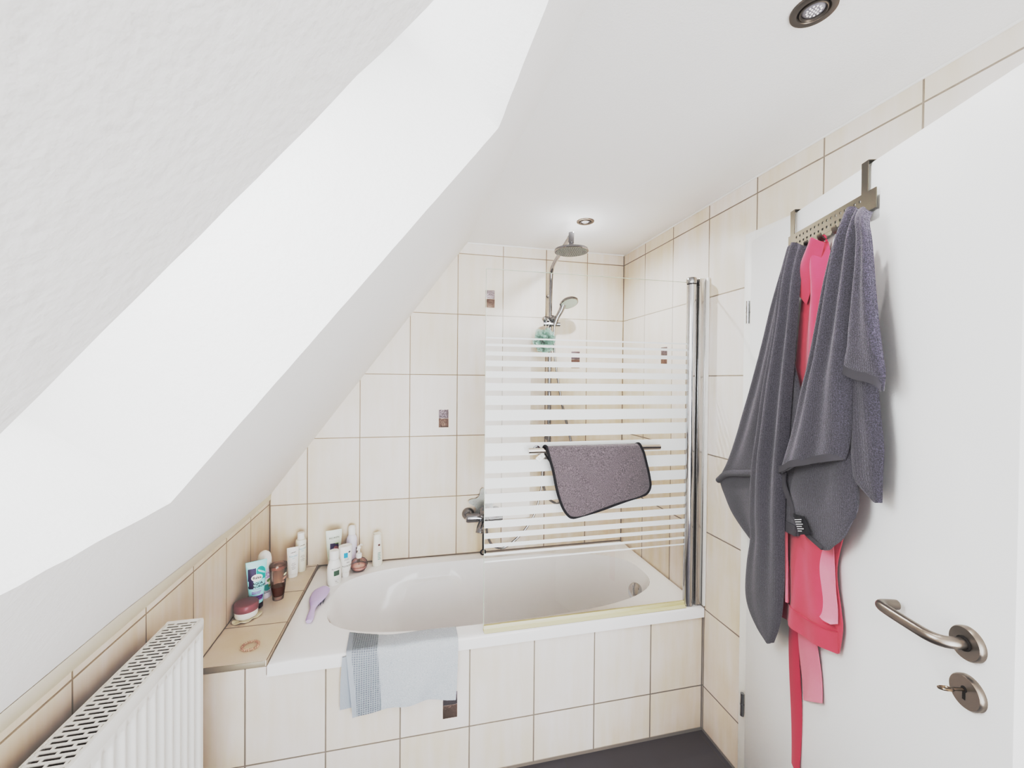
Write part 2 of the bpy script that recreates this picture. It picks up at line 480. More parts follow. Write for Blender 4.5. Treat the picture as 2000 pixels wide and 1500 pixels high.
# skylight
c4 = [FE[0] + NRM * DEP, FE[-1] + NRM * DEP, NE[-1] + NRM * DEP, NE[0] + NRM * DEP]
cen = sum(c4, Vector()) / 4
win = thing('window_1', 'white roof window at the top of the skylight reveal', 'window', cen); del win['category']; del win['label']; win['kind'] = 'structure'
bm = newbm()
inn = [cen + (p - cen) * 0.86 for p in c4]
for k in range(4):
    a, b, c, d = c4[k], c4[(k + 1) % 4], inn[(k + 1) % 4], inn[k]
    quad(bm, [a, b, c, d]); quad(bm, [d, c, c + NRM * 0.04, d + NRM * 0.04]); quad(bm, [a + NRM * 0.04, b + NRM * 0.04, c + NRM * 0.04, d + NRM * 0.04])
obj('window_frame', bm, PW, win)
bm = newbm(); quad(bm, [p + NRM * 0.02 for p in inn]); obj('window_pane', bm, thin_glass('window_glass', (0.97, 0.98, 0.98), 0.6), win)

# caulked strip between knee-wall tiles and slope
bm = newbm()
def s_edge(y): return max(0.0, min(1.0, (-0.35 - y) / 0.85)) * 0.052
nn = Vector((0.80, 0, -0.60))
rows = []
for k in range(36):
    y = YN * k / 35 * 1.0 - 0.0
    rows.append([Vector((XL(y) + 0.0015, y, 0.880)), Vector((XL(y) + 0.006, y, 0.889)), Sl(max(s_edge(y), 0.004), y) + nn * 0.004, Sl(max(s_edge(y), 0.004) + 0.006, y) + nn * 0.001])
grid_faces(rows); struct('trim_3', bm, CAULK)

# white sealing bead where the tiles meet the ceiling
bm = newbm(); tube(bm, [(-0.0015, YN, HC - 0.0015), (-0.0015, -0.002, HC - 0.0015)], 0.0042, 8); struct('trim_5', bm, PW)
bm = newbm(); tube(bm, [(-0.93, -0.0015, HC - 0.0015), (-0.002, -0.0015, HC - 0.0015)], 0.0042, 8); struct('trim_6', bm, PW)
# tub apron wall, tiled ledge, grey edge profile
bm = newbm(); box(bm, -1.893, -0.001, -0.736, -0.716, 0, 0.489); struct('wall_apron', bm, TP)
bm = newbm(); box(bm, -1.893, -1.683, -0.7359, -0.716, 0.489, 0.519); struct('wall_apron.001', bm, TP)
bm = newbm()
f_ = [(-1.893, -0.7358), (-1.680, -0.7358), (-1.680, -0.001), (-1.904, -0.001)]
quad(bm, [(x, y, 0.541) for x, y in f_]); quad(bm, [(x, y, 0.521) for x, y in f_][::-1])
for k in range(4):
    (xa, ya), (xb, yb) = f_[k], f_[(k + 1) % 4]
    quad(bm, [(xa, ya, 0.521), (xb, yb, 0.521), (xb, yb, 0.541), (xa, ya, 0.541)])
struct('trim_1', bm, TLG)
bm = newbm(); box(bm, -1.891, -1.686, -0.7385, -0.7362, 0.521, 0.5405, 0.0008); struct('trim_2', bm, GREYMETAL)

# decor inlay tiles, one part of its wall each
DEC_T = mat('silver_inlay', (128, 122, 126), 0.3, 0.5, bump=(160, 0.003, 1), var=0.25)
DEC_B = mat('brown_inlay', (112, 96, 88), 0.35, 0.2, bump=(70, 0.003, 2), var=0.3)
def decor(p, ax, parent, w=0.052, h=0.097):
    bm = newbm()
    for k, mi in ((1, 0), (0, 1)):
        z0, z1 = p[2] - h / 2 + k * h / 2 + 0.0006, p[2] - h / 2 + (k + 1) * h / 2 - 0.0006
        if ax == 'y': box(bm, p[0] - w / 2, p[0] + w / 2, p[1] - 0.0012, p[1] + 0.0005, z0, z1, 0.0004, mi)
        else: box(bm, p[0] - 0.0012, p[0] + 0.0005, p[1] - w / 2, p[1] + w / 2, z0, z1, 0.0004, mi)
        for q in range(3):   # raised squiggles
            a = random.uniform(0, 6.3); r_ = w * 0.22
            pts = []
            cx, cz = random.uniform(-0.25, 0.25) * w, (z0 + z1) / 2 + random.uniform(-0.2, 0.2) * h / 2
            for t in range(5):
                d = (t - 2) / 2 * r_
                uu, zz = cx + d * math.cos(a), cz + d * math.sin(a) * 0.8 + 0.002 * math.sin(t * 2.1)
                pts.append((p[0] + uu, p[1] - 0.0012, zz) if ax == 'y' else (p[0] - 0.0012, p[1] + uu, zz))
            tube(bm, pts, 0.0009, 6, mi=mi)
    return obj('decor_tile', bm, [DEC_T, DEC_B], parent)
for p in ((-0.806, 0, 1.934), (-1.0545, 0, 1.2765), (-0.3005, 0, 1.6085)): decor(p, 'y', wall_back)
decor((0, -0.423, 1.61), 'x', wall_right)
apron = bpy.data.objects['wall_apron']
decor((-1.069, -0.736, 0.2865), 'y', apron)

# ================================================================== DOOR (ajar)
TH = math.radians(17.0); HP = Vector((-0.03, -0.999, 0))
DL = Vector((-math.sin(TH), -math.cos(TH), 0)); NL = Vector((-math.cos(TH), math.sin(TH), 0))
def LF(u, z, n): return HP + DL * u + NL * n + Vector((0, 0, z))
ML = Matrix((DL, NL, Vector((0, 0, 1)))).transposed().to_4x4(); ML.translation = HP   # local (u, n, z)

bm = newbm()   # casing and jamb lining
box(bm, -0.015, 0.0, -1.005, -0.954, 0.0, 2.034, 0.003)
box(bm, -0.015, 0.0, -1.915, -1.0045, 1.984, 2.034, 0.003)
box(bm, -0.015, 0.0, -1.915, -1.862, 0.0, 1.985, 0.003)
box(bm, 0.0, 0.12, -1.0045, -0.995, 0.0, 1.99); box(bm, 0.0, 0.12, -1.866, -1.8605, 0.0, 1.99); box(bm, 0.0, 0.12, -1.8605, -1.0045, 1.9865, 1.996)
struct('trim_4', bm, CASE)
bm = newbm(); box(bm, 0.004, 0.852, -0.04, 0.0, 0.008, 1.992, 0.0025)
bm.transform(ML)
door = struct('door_1', bm, DOOR)
# hinges
for z in (1.741, 0.311):
    bm = newbm()
    tube(bm, [(-0.030, -0.990, z - 0.041), (-0.030, -0.990, z - 0.002)], 0.0065, 14)
    tube(bm, [(-0.030, -0.990, z + 0.002), (-0.030, -0.990, z + 0.041)], 0.0065, 14)
    tube(bm, [(-0.030, -0.990, z - 0.002), (-0.030, -0.990, z + 0.002)], 0.0074, 14)
    obj('door_hinge', bm, CHROME_D, door)
# lever handle with rosette
MH = ML @ Matrix.Translation((0.784, 0, 1.0405)) @ Matrix.Rotation(-PI / 2, 4, 'X')   # local z = out of the leaf
bm = newbm(); lathe(bm, [(0.0, 0.0), (0.0285, 0.0), (0.0285, 0.0075), (0.0265, 0.0105), (0.0, 0.0105)], 40, MH); ros = obj('handle_rosette', bm, STEEL, door)
bm = newbm()
hp = [LF(0.784, 1.0405, 0.010), LF(0.784, 1.0405, 0.028), LF(0.780, 1.0405, 0.042), LF(0.768, 1.0405, 0.051), LF(0.748, 1.041, 0.055), LF(0.715, 1.041, 0.057), LF(0.690, 1.041, 0.058),
      LF(0.670, 1.0405, 0.056), LF(0.659, 1.039, 0.048), LF(0.654, 1.037, 0.036), LF(0.652, 1.036, 0.014)]
tube(bm, spline(hp, 40), 0.0098, 18); obj('door_handle', bm, STEEL, door)
bm = newbm(); tube(bm, [LF(0.784, 1.0405, 0.0101), LF(0.784, 1.0405, 0.0125)], 0.0125, 20); obj('handle_collar', bm, DARK, door)
MK = ML @ Matrix.Translation((0.786, 0, 0.957)) @ Matrix.Rotation(-PI / 2, 4, 'X')
bm = newbm(); lathe(bm, [(0.0, 0.0), (0.0285, 0.0), (0.0285, 0.0075), (0.0265, 0.0105), (0.0, 0.0105)], 40, MK); esc = obj('keyhole_escutcheon', bm, STEEL, door)
bm = newbm()
box(bm, 0.7835, 0.7885, 0.0106, 0.0109, 0.944, 0.962, 0, M=ML)
lathe(bm, [(0, 0), (0.0052, 0), (0.0052, 0.0004), (0, 0.0004)], 16, ML @ Matrix.Translation((0.786, 0.0106, 0.962)) @ Matrix.Rotation(-PI / 2, 4, 'X'))
obj('keyhole', bm, DARK, door)
BRASS = mat('nickel_key', (140, 126, 112), 0.3, 1.0)
key = thing('key', 'small metal key left in the round keyhole plate below the door handle', 'key', LF(0.786, 0.9615, 0.011))
bm = newbm(); tube(bm, [LF(0.786, 0.9615, 0.0112), LF(0.786, 0.9615, 0.032)], 0.0026, 10); obj('key_shaft', bm, BRASS, key)
bm = newbm()
tube(bm, [LF(0.786, 0.9615, 0.031) + DL * (0.0085 * math.sin(a)) + Vector((0, 0, 0.003 * math.sin(a))) + NL * (0.009 - 0.009 * math.cos(a)) for a in [2 * PI * k / 24 for k in range(24)]], 0.0022, 8, closed=True)
obj('key_bow', bm, BRASS, key)

# ================================================================== OVER-DOOR HOOK RAIL
rail = thing('hook_rail', 'perforated grey steel hook rail hung over the top edge of the white door', 'hook rail', LF(0.414, 1.877, 0.006))
bm = newbm()
UA, UB, ZA, ZB = 0.2505, 0.5775, 1.8775, 1.9232
us = [UA]; 
for k in range(16):
    c = 0.2915 + 0.01597 * k; us += [c - 0.0028, c + 0.0028]
us.append(UB)
zs = [ZA, 1.8895, 1.8950, 1.9065, 1.9120, ZB]
def hole(i, j): return i % 2 == 1 and j in (1, 3)
N0, N1 = 0.010, 0.0125
vc = {}
def hv(i, j, n):
    if (i, j, n) not in vc:
        vc[(i, j, n)] = bm.verts.new(LF(us[i], zs[j], n))
    return vc[(i, j, n)]
cells = {(i, j) for i in range(len(us) - 1) for j in range(5) if not hole(i, j)}
for (i, j) in cells:
    bm.faces.new((hv(i, j, N1), hv(i + 1, j, N1), hv(i + 1, j + 1, N1), hv(i, j + 1, N1)))
    bm.faces.new((hv(i, j, N0), hv(i, j + 1, N0), hv(i + 1, j + 1, N0), hv(i + 1, j, N0)))
    for (di, dj, a, b) in ((-1, 0, (i, j), (i, j + 1)), (1, 0, (i + 1, j), (i + 1, j + 1)), (0, -1, (i, j), (i + 1, j)), (0, 1, (i, j + 1), (i + 1, j + 1))):
        if (i + di, j + dj) not in cells:
            bm.faces.new((hv(*a, N0), hv(*b, N0), hv(*b, N1), hv(*a, N1)))
obj('rail_plate', bm, STEEL_D, rail)
for u in (0.268, 0.543):
    bm = newbm()
    pts = [(1.9225, 0.0115), (1.96, 0.0115), (1.9945, 0.0115), (1.9957, 0.0105), (1.9957, -0.0415), (1.9945, -0.0425), (1.965, -0.0425)]
    pts2 = [(1.9225, 0.0100), (1.96, 0.0100), (1.9935, 0.0100), (1.9942, 0.0095), (1.9942, -0.0405), (1.9935, -0.0410), (1.965, -0.0410)]
    A = [[bm.verts.new(LF(u + d, z, n)) for z, n in pts] for d in (-0.0098, 0.0098)]
    B = [[bm.verts.new(LF(u + d, z, n)) for z, n in pts2] for d in (-0.0098, 0.0098)]
    for k in range(len(pts) - 1):
        bm.faces.new((A[0][k], A[1][k], A[1][k + 1], A[0][k + 1])); bm.faces.new((B[0][k], B[0][k + 1], B[1][k + 1], B[1][k]))
        for q in (0, 1): bm.faces.new((A[q][k], A[q][k + 1], B[q][k + 1], B[q][k]))
    obj('door_strap', bm, STEEL_D, rail)
for u in (0.318, 0.371, 0.4255, 0.479, 0.533):
    bm = newbm()
    prof = [(1.879, 0.0112), (1.868, 0.0115), (1.860, 0.0150), (1.857, 0.0220), (1.860, 0.0300), (1.868, 0.0345), (1.874, 0.0350)]
    P = spline([(z, n, 0) for z, n in prof], 16)
    W = [0.016, 0.0155, 0.0135, 0.0115, 0.010, 0.009, 0.0088, 0.0086, 0.0086, 0.0086, 0.0086, 0.0086, 0.0085, 0.0084, 0.008, 0.006]
    L_ = [bm.verts.new(LF(u - w, p[0], p[1])) for p, w in zip(P, W)]; R_ = [bm.verts.new(LF(u + w, p[0], p[1])) for p, w in zip(P, W)]
    for k in range(15): bm.faces.new((L_[k], R_[k], R_[k + 1], L_[k + 1]))
    solid(obj('hook', bm, STEEL_D, rail), 0.0018)

# ================================================================== TOWELS AND ROBE ON THE RAIL
TERRY = terry_mat('charcoal_terry', (60, 58, 66), (101, 98, 109))
HEMG = mat('charcoal_woven_hem', (96, 94, 99), 0.9, spec=0.1, bump=(500, 0.0006, 2))
def place_leaf(u, z, n): return LF(u, z, n)
def fold(n0, amp, k, ph=0.0, bulge=0.0, curl=0.02, top=0.35, pin=0.0):
    def f(s, t):
        g = top + (1 - top) * min(1, t * 2.2)
        e = abs(2 * s - 1)
        return n0 + g * (amp * math.sin(2 * PI * k * s + ph) + bulge * math.sqrt(max(0, 1 - e * e))) - curl * e ** 6 - pin * max(0, 1 - t * 9) ** 2
    return f

t1 = thing('bath_towel', 'long charcoal terry bath towel on the left end hook, reaching lowest of the two', 'towel', LF(0.318, 1.862, 0.03), group='charcoal towels on the door rail')
def sheet(ne, amp=.0, k=1.0, ph=0.0, bulge=.0, curl=.006, top=.35, pin=.0, skew=0.0):
    """cloth depth over the leaf: ne at both side edges, folds between"""
    def f(s, t):
        g = (top + (1 - top) * min(1, t * 2.2)) * (1 - t ** 7); e = abs(2 * s - 1)
        w = 1 - e ** 4
        return ne + curl * (1 - e ** 6) + g * w * (amp * math.sin(2 * PI * k * s + ph + skew * t)) + g * bulge * math.sqrt(max(0, 1 - e * e)) - pin * max(0, 1 - t * 9) ** 2
    return f
bm = newbm()
T1F_L = [(.304, 1.871), (.275, 1.815), (.223, 1.719), (.171, 1.598), (.110, 1.474), (.042, 1.356), (.002, 1.284), (-.069, 1.180), (-.150, 1.098)]
coons(bm, T1F_L, [(.345, 1.862), (.335, 1.760), (.315, 1.632), (.295, 1.499), (.265, 1.374), (.235, 1.273), (.22, 1.195)], None, [(-.150, 1.098), (-.06, 1.140), (.06, 1.172), (.22, 1.195)], 30, 60, sheet(.038, .006, 2.2, .4, .008), place_leaf)
coons(bm, [(-.150, 1.096), (-.132, 1.072), (-.110, 1.053), (-.055, 1.010), (.016, .980), (.111, .955)],
      [(.24, 1.20), (.23, 1.15), (.215, 1.08), (.195, 1.0), (.17, .960)], [(-.150, 1.096), (-.06, 1.136), (.06, 1.168), (.24, 1.20)], [(.111, .955), (.14, .956), (.17, .960)], 30, 26, sheet(.030, .006, 1.3, 2.0, .0), place_leaf)
coons(bm, [(.330, 1.860), (.322, 1.760), (.300, 1.617), (.280, 1.469), (.265, 1.318), (.258, 1.166), (.255, 1.066)],
      [(.362, 1.852), (.346, 1.755), (.333, 1.614), (.332, 1.557), (.355, 1.492), (.379, 1.416), (.380, 1.277), (.372, 1.133), (.366, 1.068)], None, [(.255, 1.066), (.31, 1.064), (.366, 1.068)], 18, 50, sheet(.037, .002, 1.0, 0, .002, .004), place_leaf)
LOBE_L = [(.304, 1.872), (.290, 1.762), (.262, 1.620), (.213, 1.468), (.179, 1.320), (.151, 1.199), (.141, 1.062), (.148, .981), (.123, .885), (.112, .794), (.131, .744), (.186, .711), (.246, .700)]
LOBE_R = [(.377, 1.856), (.371, 1.749), (.358, 1.612), (.345, 1.470), (.334, 1.341), (.325, 1.237), (.320, 1.119), (.320, 1.046), (.322, .973), (.321, .900), (.313, .821), (.296, .767), (.272, .717)]
def lobe_n(s, t):
    g = (0.35 + 0.65 * min(1, t * 2.0)) * (1 - t ** 8); e = abs(2 * s - 1); k = 1 - .85 * max(0, t - .5) / .5
    return .048 + .008 * (1 - e ** 6) + g * (.010 * (1 - e ** 4) * k * math.sin(2 * PI * 2.1 * s + .9 + .6 * math.sin(3 * t)) + .024 * math.sqrt(max(0, 1 - e * e)) * (1 - .5 * t)) - .015 * max(0, 1 - t * 9) ** 2
coons(bm, LOBE_L, LOBE_R, [(.304, 1.872), (.342, 1.878), (.377, 1.856)], [(.246, .700), (.262, .704), (.272, .717)], 44, 110, lobe_n, place_leaf)
solid(obj('towel_cloth', bm, TERRY, t1, recalc=False, angle=60), 0.007)
bm = newbm()
tube(bm, spline([LF(-.146, 1.098, .040), LF(-.06, 1.143, .046), (LF(.06, 1.172, .050)), LF(.165, 1.195, .050)], 24), .0115, 10, sx=1.0)
obj('rolled_hem', bm, TERRY, t1, label='thick rolled fold across the left side of the towel')
bm = newbm()
coons(bm, [(.258, 1.094), (.255, 1.066)], [(.365, 1.095), (.366, 1.067)], None, [(.255, 1.066), (.31, 1.064), (.366, 1.067)], 14, 3, lambda s, t: .0455, place_leaf)
solid(obj('hem', bm, HEMG, t1, recalc=False), 0.004)

t2 = thing('bath_towel', 'charcoal terry towel on the right end hook, bunched in layers, with a black care label', 'towel', LF(0.533, 1.862, 0.03), group='charcoal towels on the door rail')
bm = newbm()
coons(bm, [(.559, 1.865), (.565, 1.752), (.564, 1.637), (.561, 1.522), (.562, 1.429), (.566, 1.361), (.570, 1.304), (.577, 1.273), (.602, 1.256), (.630, 1.243)],
      [(.592, 1.852), (.602, 1.763), (.613, 1.651), (.621, 1.542), (.630, 1.456), (.638, 1.403), (.645, 1.350), (.643, 1.296), (.641, 1.242)], None, [(.630, 1.243), (.636, 1.240), (.641, 1.242)], 20, 60, sheet(.038, .003, 1.2, 1.0, .012), place_leaf)
TB_L = [(.536, 1.866), (.521, 1.788), (.498, 1.671), (.464, 1.550), (.428, 1.419), (.395, 1.320), (.362, 1.249), (.340, 1.179), (.348, 1.121)]
TB_R = [(.573, 1.862), (.579, 1.771), (.581, 1.657), (.581, 1.544), (.580, 1.430), (.580, 1.339), (.584, 1.283), (.587, 1.222), (.580, 1.191)]
TB_B = [(.348, 1.121), (.426, 1.093), (.489, 1.080), (.521, 1.104), (.553, 1.137), (.580, 1.191)]
tb_n = sheet(.044, .004, 1.6, .6, .004)
coons(bm, TB_L, TB_R, None, TB_B, 36, 60, tb_n, place_leaf)
M_L = [(.538, 1.868), (.536, 1.829), (.519, 1.788), (.495, 1.721), (.469, 1.626), (.438, 1.525), (.412, 1.465), (.388, 1.389), (.367, 1.334), (.342, 1.277), (.321, 1.229)]
M_R = [(.588, 1.862), (.592, 1.801), (.590, 1.746), (.586, 1.679), (.584, 1.600), (.581, 1.521), (.581, 1.464), (.581, 1.408), (.579, 1.373), (.572, 1.338), (.563, 1.316)]
M_B = [(.321, 1.229), (.362, 1.245), (.403, 1.263), (.449, 1.279), (.483, 1.291), (.528, 1.304), (.563, 1.316)]
def main_n(s, t):
    g = .5 + .5 * min(1, t * 2); e = abs(2 * s - 1); amp = .010 * (1 - .55 * t)
    return .056 + .008 * (1 - e ** 6) + g * ((1 - e ** 4) * (amp * math.sin(2 * PI * 2.4 * s ** 0.9 + .5 + .5 * t) + .004 * math.sin(5 * s + 7 * t) * t) + .014 * math.sqrt(max(0, 1 - e * e))) - .018 * max(0, 1 - t * 8) ** 2
coons(bm, M_L, M_R, [(.538, 1.868), (.563, 1.884), (.588, 1.862)], M_B, 44, 90, main_n, place_leaf)
FL_L = [(.584, 1.864), (.602, 1.818), (.604, 1.763), (.602, 1.720), (.592, 1.655), (.584, 1.611), (.576, 1.567), (.561, 1.539), (.548, 1.522)]
FL_R = [(.612, 1.852), (.627, 1.805), (.635, 1.754), (.642, 1.689), (.651, 1.624), (.658, 1.581), (.666, 1.539), (.673, 1.503), (.670, 1.473)]
FL_B = [(.548, 1.522), (.580, 1.507), (.610, 1.497), (.641, 1.492), (.662, 1.485), (.670, 1.473)]
fl_n = sheet(.060, .003, 1.4, .3, .010, pin=.015)
coons(bm, FL_L, FL_R, [(.584, 1.864), (.600, 1.868), (.612, 1.852)], FL_B, 26, 50, fl_n, place_leaf)
solid(obj('towel_cloth', bm, TERRY, t2, recalc=False, angle=60), 0.007)
def off_poly(P, d): return [(a, b + d) for a, b in P]
def hem(fn):
    b_ = newbm(); fn(b_); solid(obj('hem', b_, HEMG, t2, recalc=False), 0.004)
hem(lambda b_: coons(b_, off_poly(M_B, .017)[:1] + [M_B[0]], off_poly(M_B, .017)[-1:] + [M_B[-1]], off_poly(M_B, .017), off_poly(M_B, -.001), 40, 4, lambda s, t: main_n(s, .985 + .015 * t) + .0045, place_leaf))
hem(lambda b_: coons(b_, off_poly(FL_B, .019)[:1] + [FL_B[0]], off_poly(FL_B, .019)[-1:] + [FL_B[-1]], off_poly(FL_B, .019), off_poly(FL_B, -.001), 26, 4, lambda s, t: fl_n(s, 1.0) + .0045, place_leaf))
hem(lambda b_: coons(b_, [(.318, 1.232), (.316, 1.208), (.330, 1.178), (.352, 1.150), (.362, 1.122)], [(.336, 1.236), (.334, 1.208), (.348, 1.182), (.370, 1.154), (.378, 1.126)], None, None, 5, 26, lambda s, t: .058 - .004 * t, place_leaf))
hem(lambda b_: coons(b_, FL_L, [(a + .006, b) for a, b in FL_L], None, None, 3, 40, lambda s, t: .066 - .015 * max(0, 1 - t * 9) ** 2, place_leaf))
hem(lambda b_: coons(b_, TB_B[:3], [(a + .004, b + .010) for a, b in TB_B[:3]], None, None, 3, 20, lambda s, t: tb_n(.5 * t, 1.0) + .006, place_leaf))
bm = newbm()
coons(bm, [(.383, 1.136), (.399, 1.112), (.412, 1.088)], [(.431, 1.143), (.446, 1.127), (.460, 1.108)], None, None, 6, 6, lambda s, t: .063 + .004 * math.sin(3 * s), place_leaf)
ct = solid(obj('care_label', bm, BLACK, t2, label='small black care label with white print', recalc=False), 0.0012)
bm = newbm()
def tagp(x, z): return LF(.422 + x * .86 - z * .5, 1.115 + x * .3 + z * .86, .0685)
for k, (wd) in enumerate((.034, .030, .034, .026, .032, .020)):
    zz = .016 - k * .0058
    put_rect(bm, -.017, -.017 + wd, zz - .0012, zz + .0012, tagp, n=4, m=1)
obj('care_print', bm, mat('white_print', (205, 205, 208), 0.7), ct)

PINK = mat('pink_velour', (202, 96, 114), 0.75, spec=0.15, sheen=0.4, var=0.10, bump=(500, 0.0004, 2))
PINKD = mat('deep_pink_velour', (196, 74, 102), 0.75, spec=0.15, sheen=0.3, bump=(500, 0.0004, 2))
PINKL = mat('light_pink_velour', (226, 146, 158), 0.75, spec=0.15, sheen=0.4, bump=(500, 0.0004, 2))
robe = thing('bathrobe', 'pink velour bathrobe hanging on the rail between the two charcoal towels', 'bathrobe', LF(0.4255, 1.86, 0.02))
RL = [(.392, 1.838), (.352, 1.812), (.340, 1.780), (.340, 1.728), (.318, 1.630), (.296, 1.499), (.262, 1.332), (.240, 1.173), (.228, 1.044), (.229, .918), (.233, .789)]
RR = [(.428, 1.850), (.447, 1.777), (.462, 1.703), (.479, 1.574), (.499, 1.450), (.527, 1.331), (.540, 1.239), (.507, 1.143), (.478, 1.031), (.494, .939), (.501, .895), (.492, .829)]
RB = [(.233, .789), (.275, .794), (.320, .802), (.370, .808), (.423, .813), (.461, .821), (.492, .829)]
def robe_n(s, t):
    e = abs(2 * s - 1); w = 1 - e ** 4
    low = max(0, min(1, (t - .6) / .25)); hi = max(0, 1 - t / .45)
    return .013 + .006 * (1 - e ** 6) + w * (.006 + (.007 + .005 * hi) * math.sin(2 * PI * (1.5 * s + .12 * math.sin(6 * t)) + .8 + 2.2 * t) + low * .005 * math.sin(2 * PI * 2.6 * s + 1.0) + low * .007 + hi * .010)
bm = newbm(); coons(bm, RL, RR, [(.392, 1.838), (.408, 1.856), (.428, 1.850)], RB, 44, 110, robe_n, place_leaf)
body = solid(obj('robe_body', bm, PINK, robe, recalc=False, angle=60), 0.004)
bm = newbm()   # collar folded over, its rolled end open to the left
coons(bm, [(.405, 1.860), (.375, 1.838), (.354, 1.812), (.350, 1.790)], [(.440, 1.846), (.424, 1.800), (.398, 1.750), (.372, 1.700)], [(.405, 1.860), (.424, 1.864), (.440, 1.846)], [(.350, 1.790), (.356, 1.745), (.372, 1.700)], 18, 24, lambda s, t: .030 + .022 * math.sin(PI * min(1, .1 + .9 * s)) * (1 - .2 * t), place_leaf)
tube(bm, [LF(.384, 1.812, .034), LF(.364, 1.798, .036), LF(.352, 1.788, .036)], [.010, .0125, .0135], 16, cap=False)
solid(obj('collar', bm, PINK, robe, recalc=False, angle=60), 0.003)
bm = newbm(); tube(bm, spline([LF(.418, 1.852, .020), LF(.420, 1.866, .024), LF(.427, 1.867, .022), LF(.432, 1.85, .020)], 14), .0025, 8); obj('hanging_loop', bm, PINKD, robe)
bm = newbm()
coons(bm, off_poly(RB, .060)[:1] + [RB[0]], off_poly(RB, .060)[-1:] + [RB[-1]], off_poly(RB, .052), off_poly(RB, -.001), 40, 6, lambda s, t: robe_n(s, .93 + .07 * t) + .0036, place_leaf)
solid(obj('hem_band', bm, PINK, robe, recalc=False), 0.003)
bm = newbm(); tube(bm, spline([LF(x, z + .053, robe_n(i / 6, .93) + .006) for i, (x, z) in enumerate(RB)], 40), .0013, 6); obj('seam', bm, PINKD, robe)
bm = newbm(); coons(bm, [(.232, 1.09), (.233, .98), (.236, .85)], [(.306, 1.09), (.314, .98), (.320, .86)], None, None, 10, 24, lambda s, t: .034 - .008 * (1 - s) + .003 * math.sin(6 * t), place_leaf)
solid(obj('facing', bm, PINKD, robe, recalc=False, label='deeper pink inner front of the robe'), 0.002)
bm = newbm(); tube(bm, spline([LF(.306, 1.10, .038), LF(.315, .986, .040), LF(.321, .862, .040)], 20), .0045, 8); obj('front_edge', bm, PINKL, robe)
bm = newbm(); tube(bm, spline([LF(.405, 1.085, .034), LF(.413, .989, .034), LF(.424, .905, .033), (LF(.452, .885, .030)), LF(.490, .890, .022)], 24), .0015, 6); obj('seam', bm, PINKD, robe)
bm = newbm(); coons(bm, [(.409, 1.075), (.416, .99), (.427, .912), (.455, .892), (.488, .897)], [(.478, 1.10), (.484, 1.04), (.490, .98), (.497, .94), (.499, .905)], None, None, 10, 24, lambda s, t: .0325 - .010 * s, place_leaf)
solid(obj('side_panel', bm, PINKL, robe, recalc=False, label='paler pink side panel'), 0.002)
for nm, L_, R_, n_, m_, sg in (('belt', [(.279, .86), (.284, .70), (.290, .55), (.293, .375)], [(.326, .86), (.330, .70), (.334, .55), (.330, .376)], .006, PINKD, -1),
                               ('belt', [(.325, .86), (.331, .80), (.340, .69), (.348, .603)], [(.400, .86), (.408, .80), (.418, .72), (.426, .655)], .010, PINKL, 1)):
    bm = newbm()
    coons(bm, L_, R_, None, None, 8, 40, lambda s, t: n_ + .004 * math.sin(5 * t + s) + .003 * math.sin(PI * s), place_leaf)
    solid(obj(nm, bm, m_, robe, recalc=False, label='deep pink belt end hanging lowest' if sg < 0 else 'pale pink shorter belt end'), 0.003)

# ================================================================== BATHTUB
tub = thing('bathtub', 'white built-in acrylic bathtub with an oval basin set against the tiled wall', 'bathtub', (-0.84, -0.37, 0.0))
X0, X1, Y0, Y1, ZR = -1.678, -0.003, -0.746, -0.003, 0.535
cx, cy, ea, eb = -0.818, -0.380, 0.733, 0.293
angs = [2 * PI * k / 144 for k in range(144)]
for X in (X0, X1):
    for Y in (Y0, Y1):
        a = math.atan2(Y - cy, X - cx) % (2 * PI)
        i = min(range(len(angs)), key=lambda k: abs(angs[k] - a)); angs[i] = a
def edge_pt(a):
    c, s = math.cos(a), math.sin(a); p = 3.4 if c < 0 else 2.7
    r = (abs(c / ea) ** p + abs(s / eb) ** p) ** (-1 / p)
    return cx + r * c, cy + r * s
def rect_pt(a, g=0.0):
    c, s = math.cos(a), math.sin(a); ts = []
    if c > 1e-9: ts.append((X1 - g - cx) / c)
    if c < -1e-9: ts.append((X0 + g - cx) / c)
    if s > 1e-9: ts.append((Y1 - g - cy) / s)
    if s < -1e-9: ts.append((Y0 + g - cy) / s)
    t = min(ts); return cx + t * c, cy + t * s
bm = newbm(); rings = []
def ring(fn): rings.append([bm.verts.new(fn(a)) for a in angs])
ring(lambda a: (*rect_pt(a, 0.0), ZR - 0.045))
ring(lambda a: (*rect_pt(a, 0.0), ZR - 0.008))
ring(lambda a: (*rect_pt(a, 0.0015), ZR - 0.003))
ring(lambda a: (*rect_pt(a, 0.007), ZR))
def mixp(a, k):
    e, r = edge_pt(a), rect_pt(a, 0.007); return e[0] + (r[0] - e[0]) * k, e[1] + (r[1] - e[1]) * k
for k in (0.66, 0.33): ring(lambda a: (*mixp(a, k), ZR))
D = 0.40
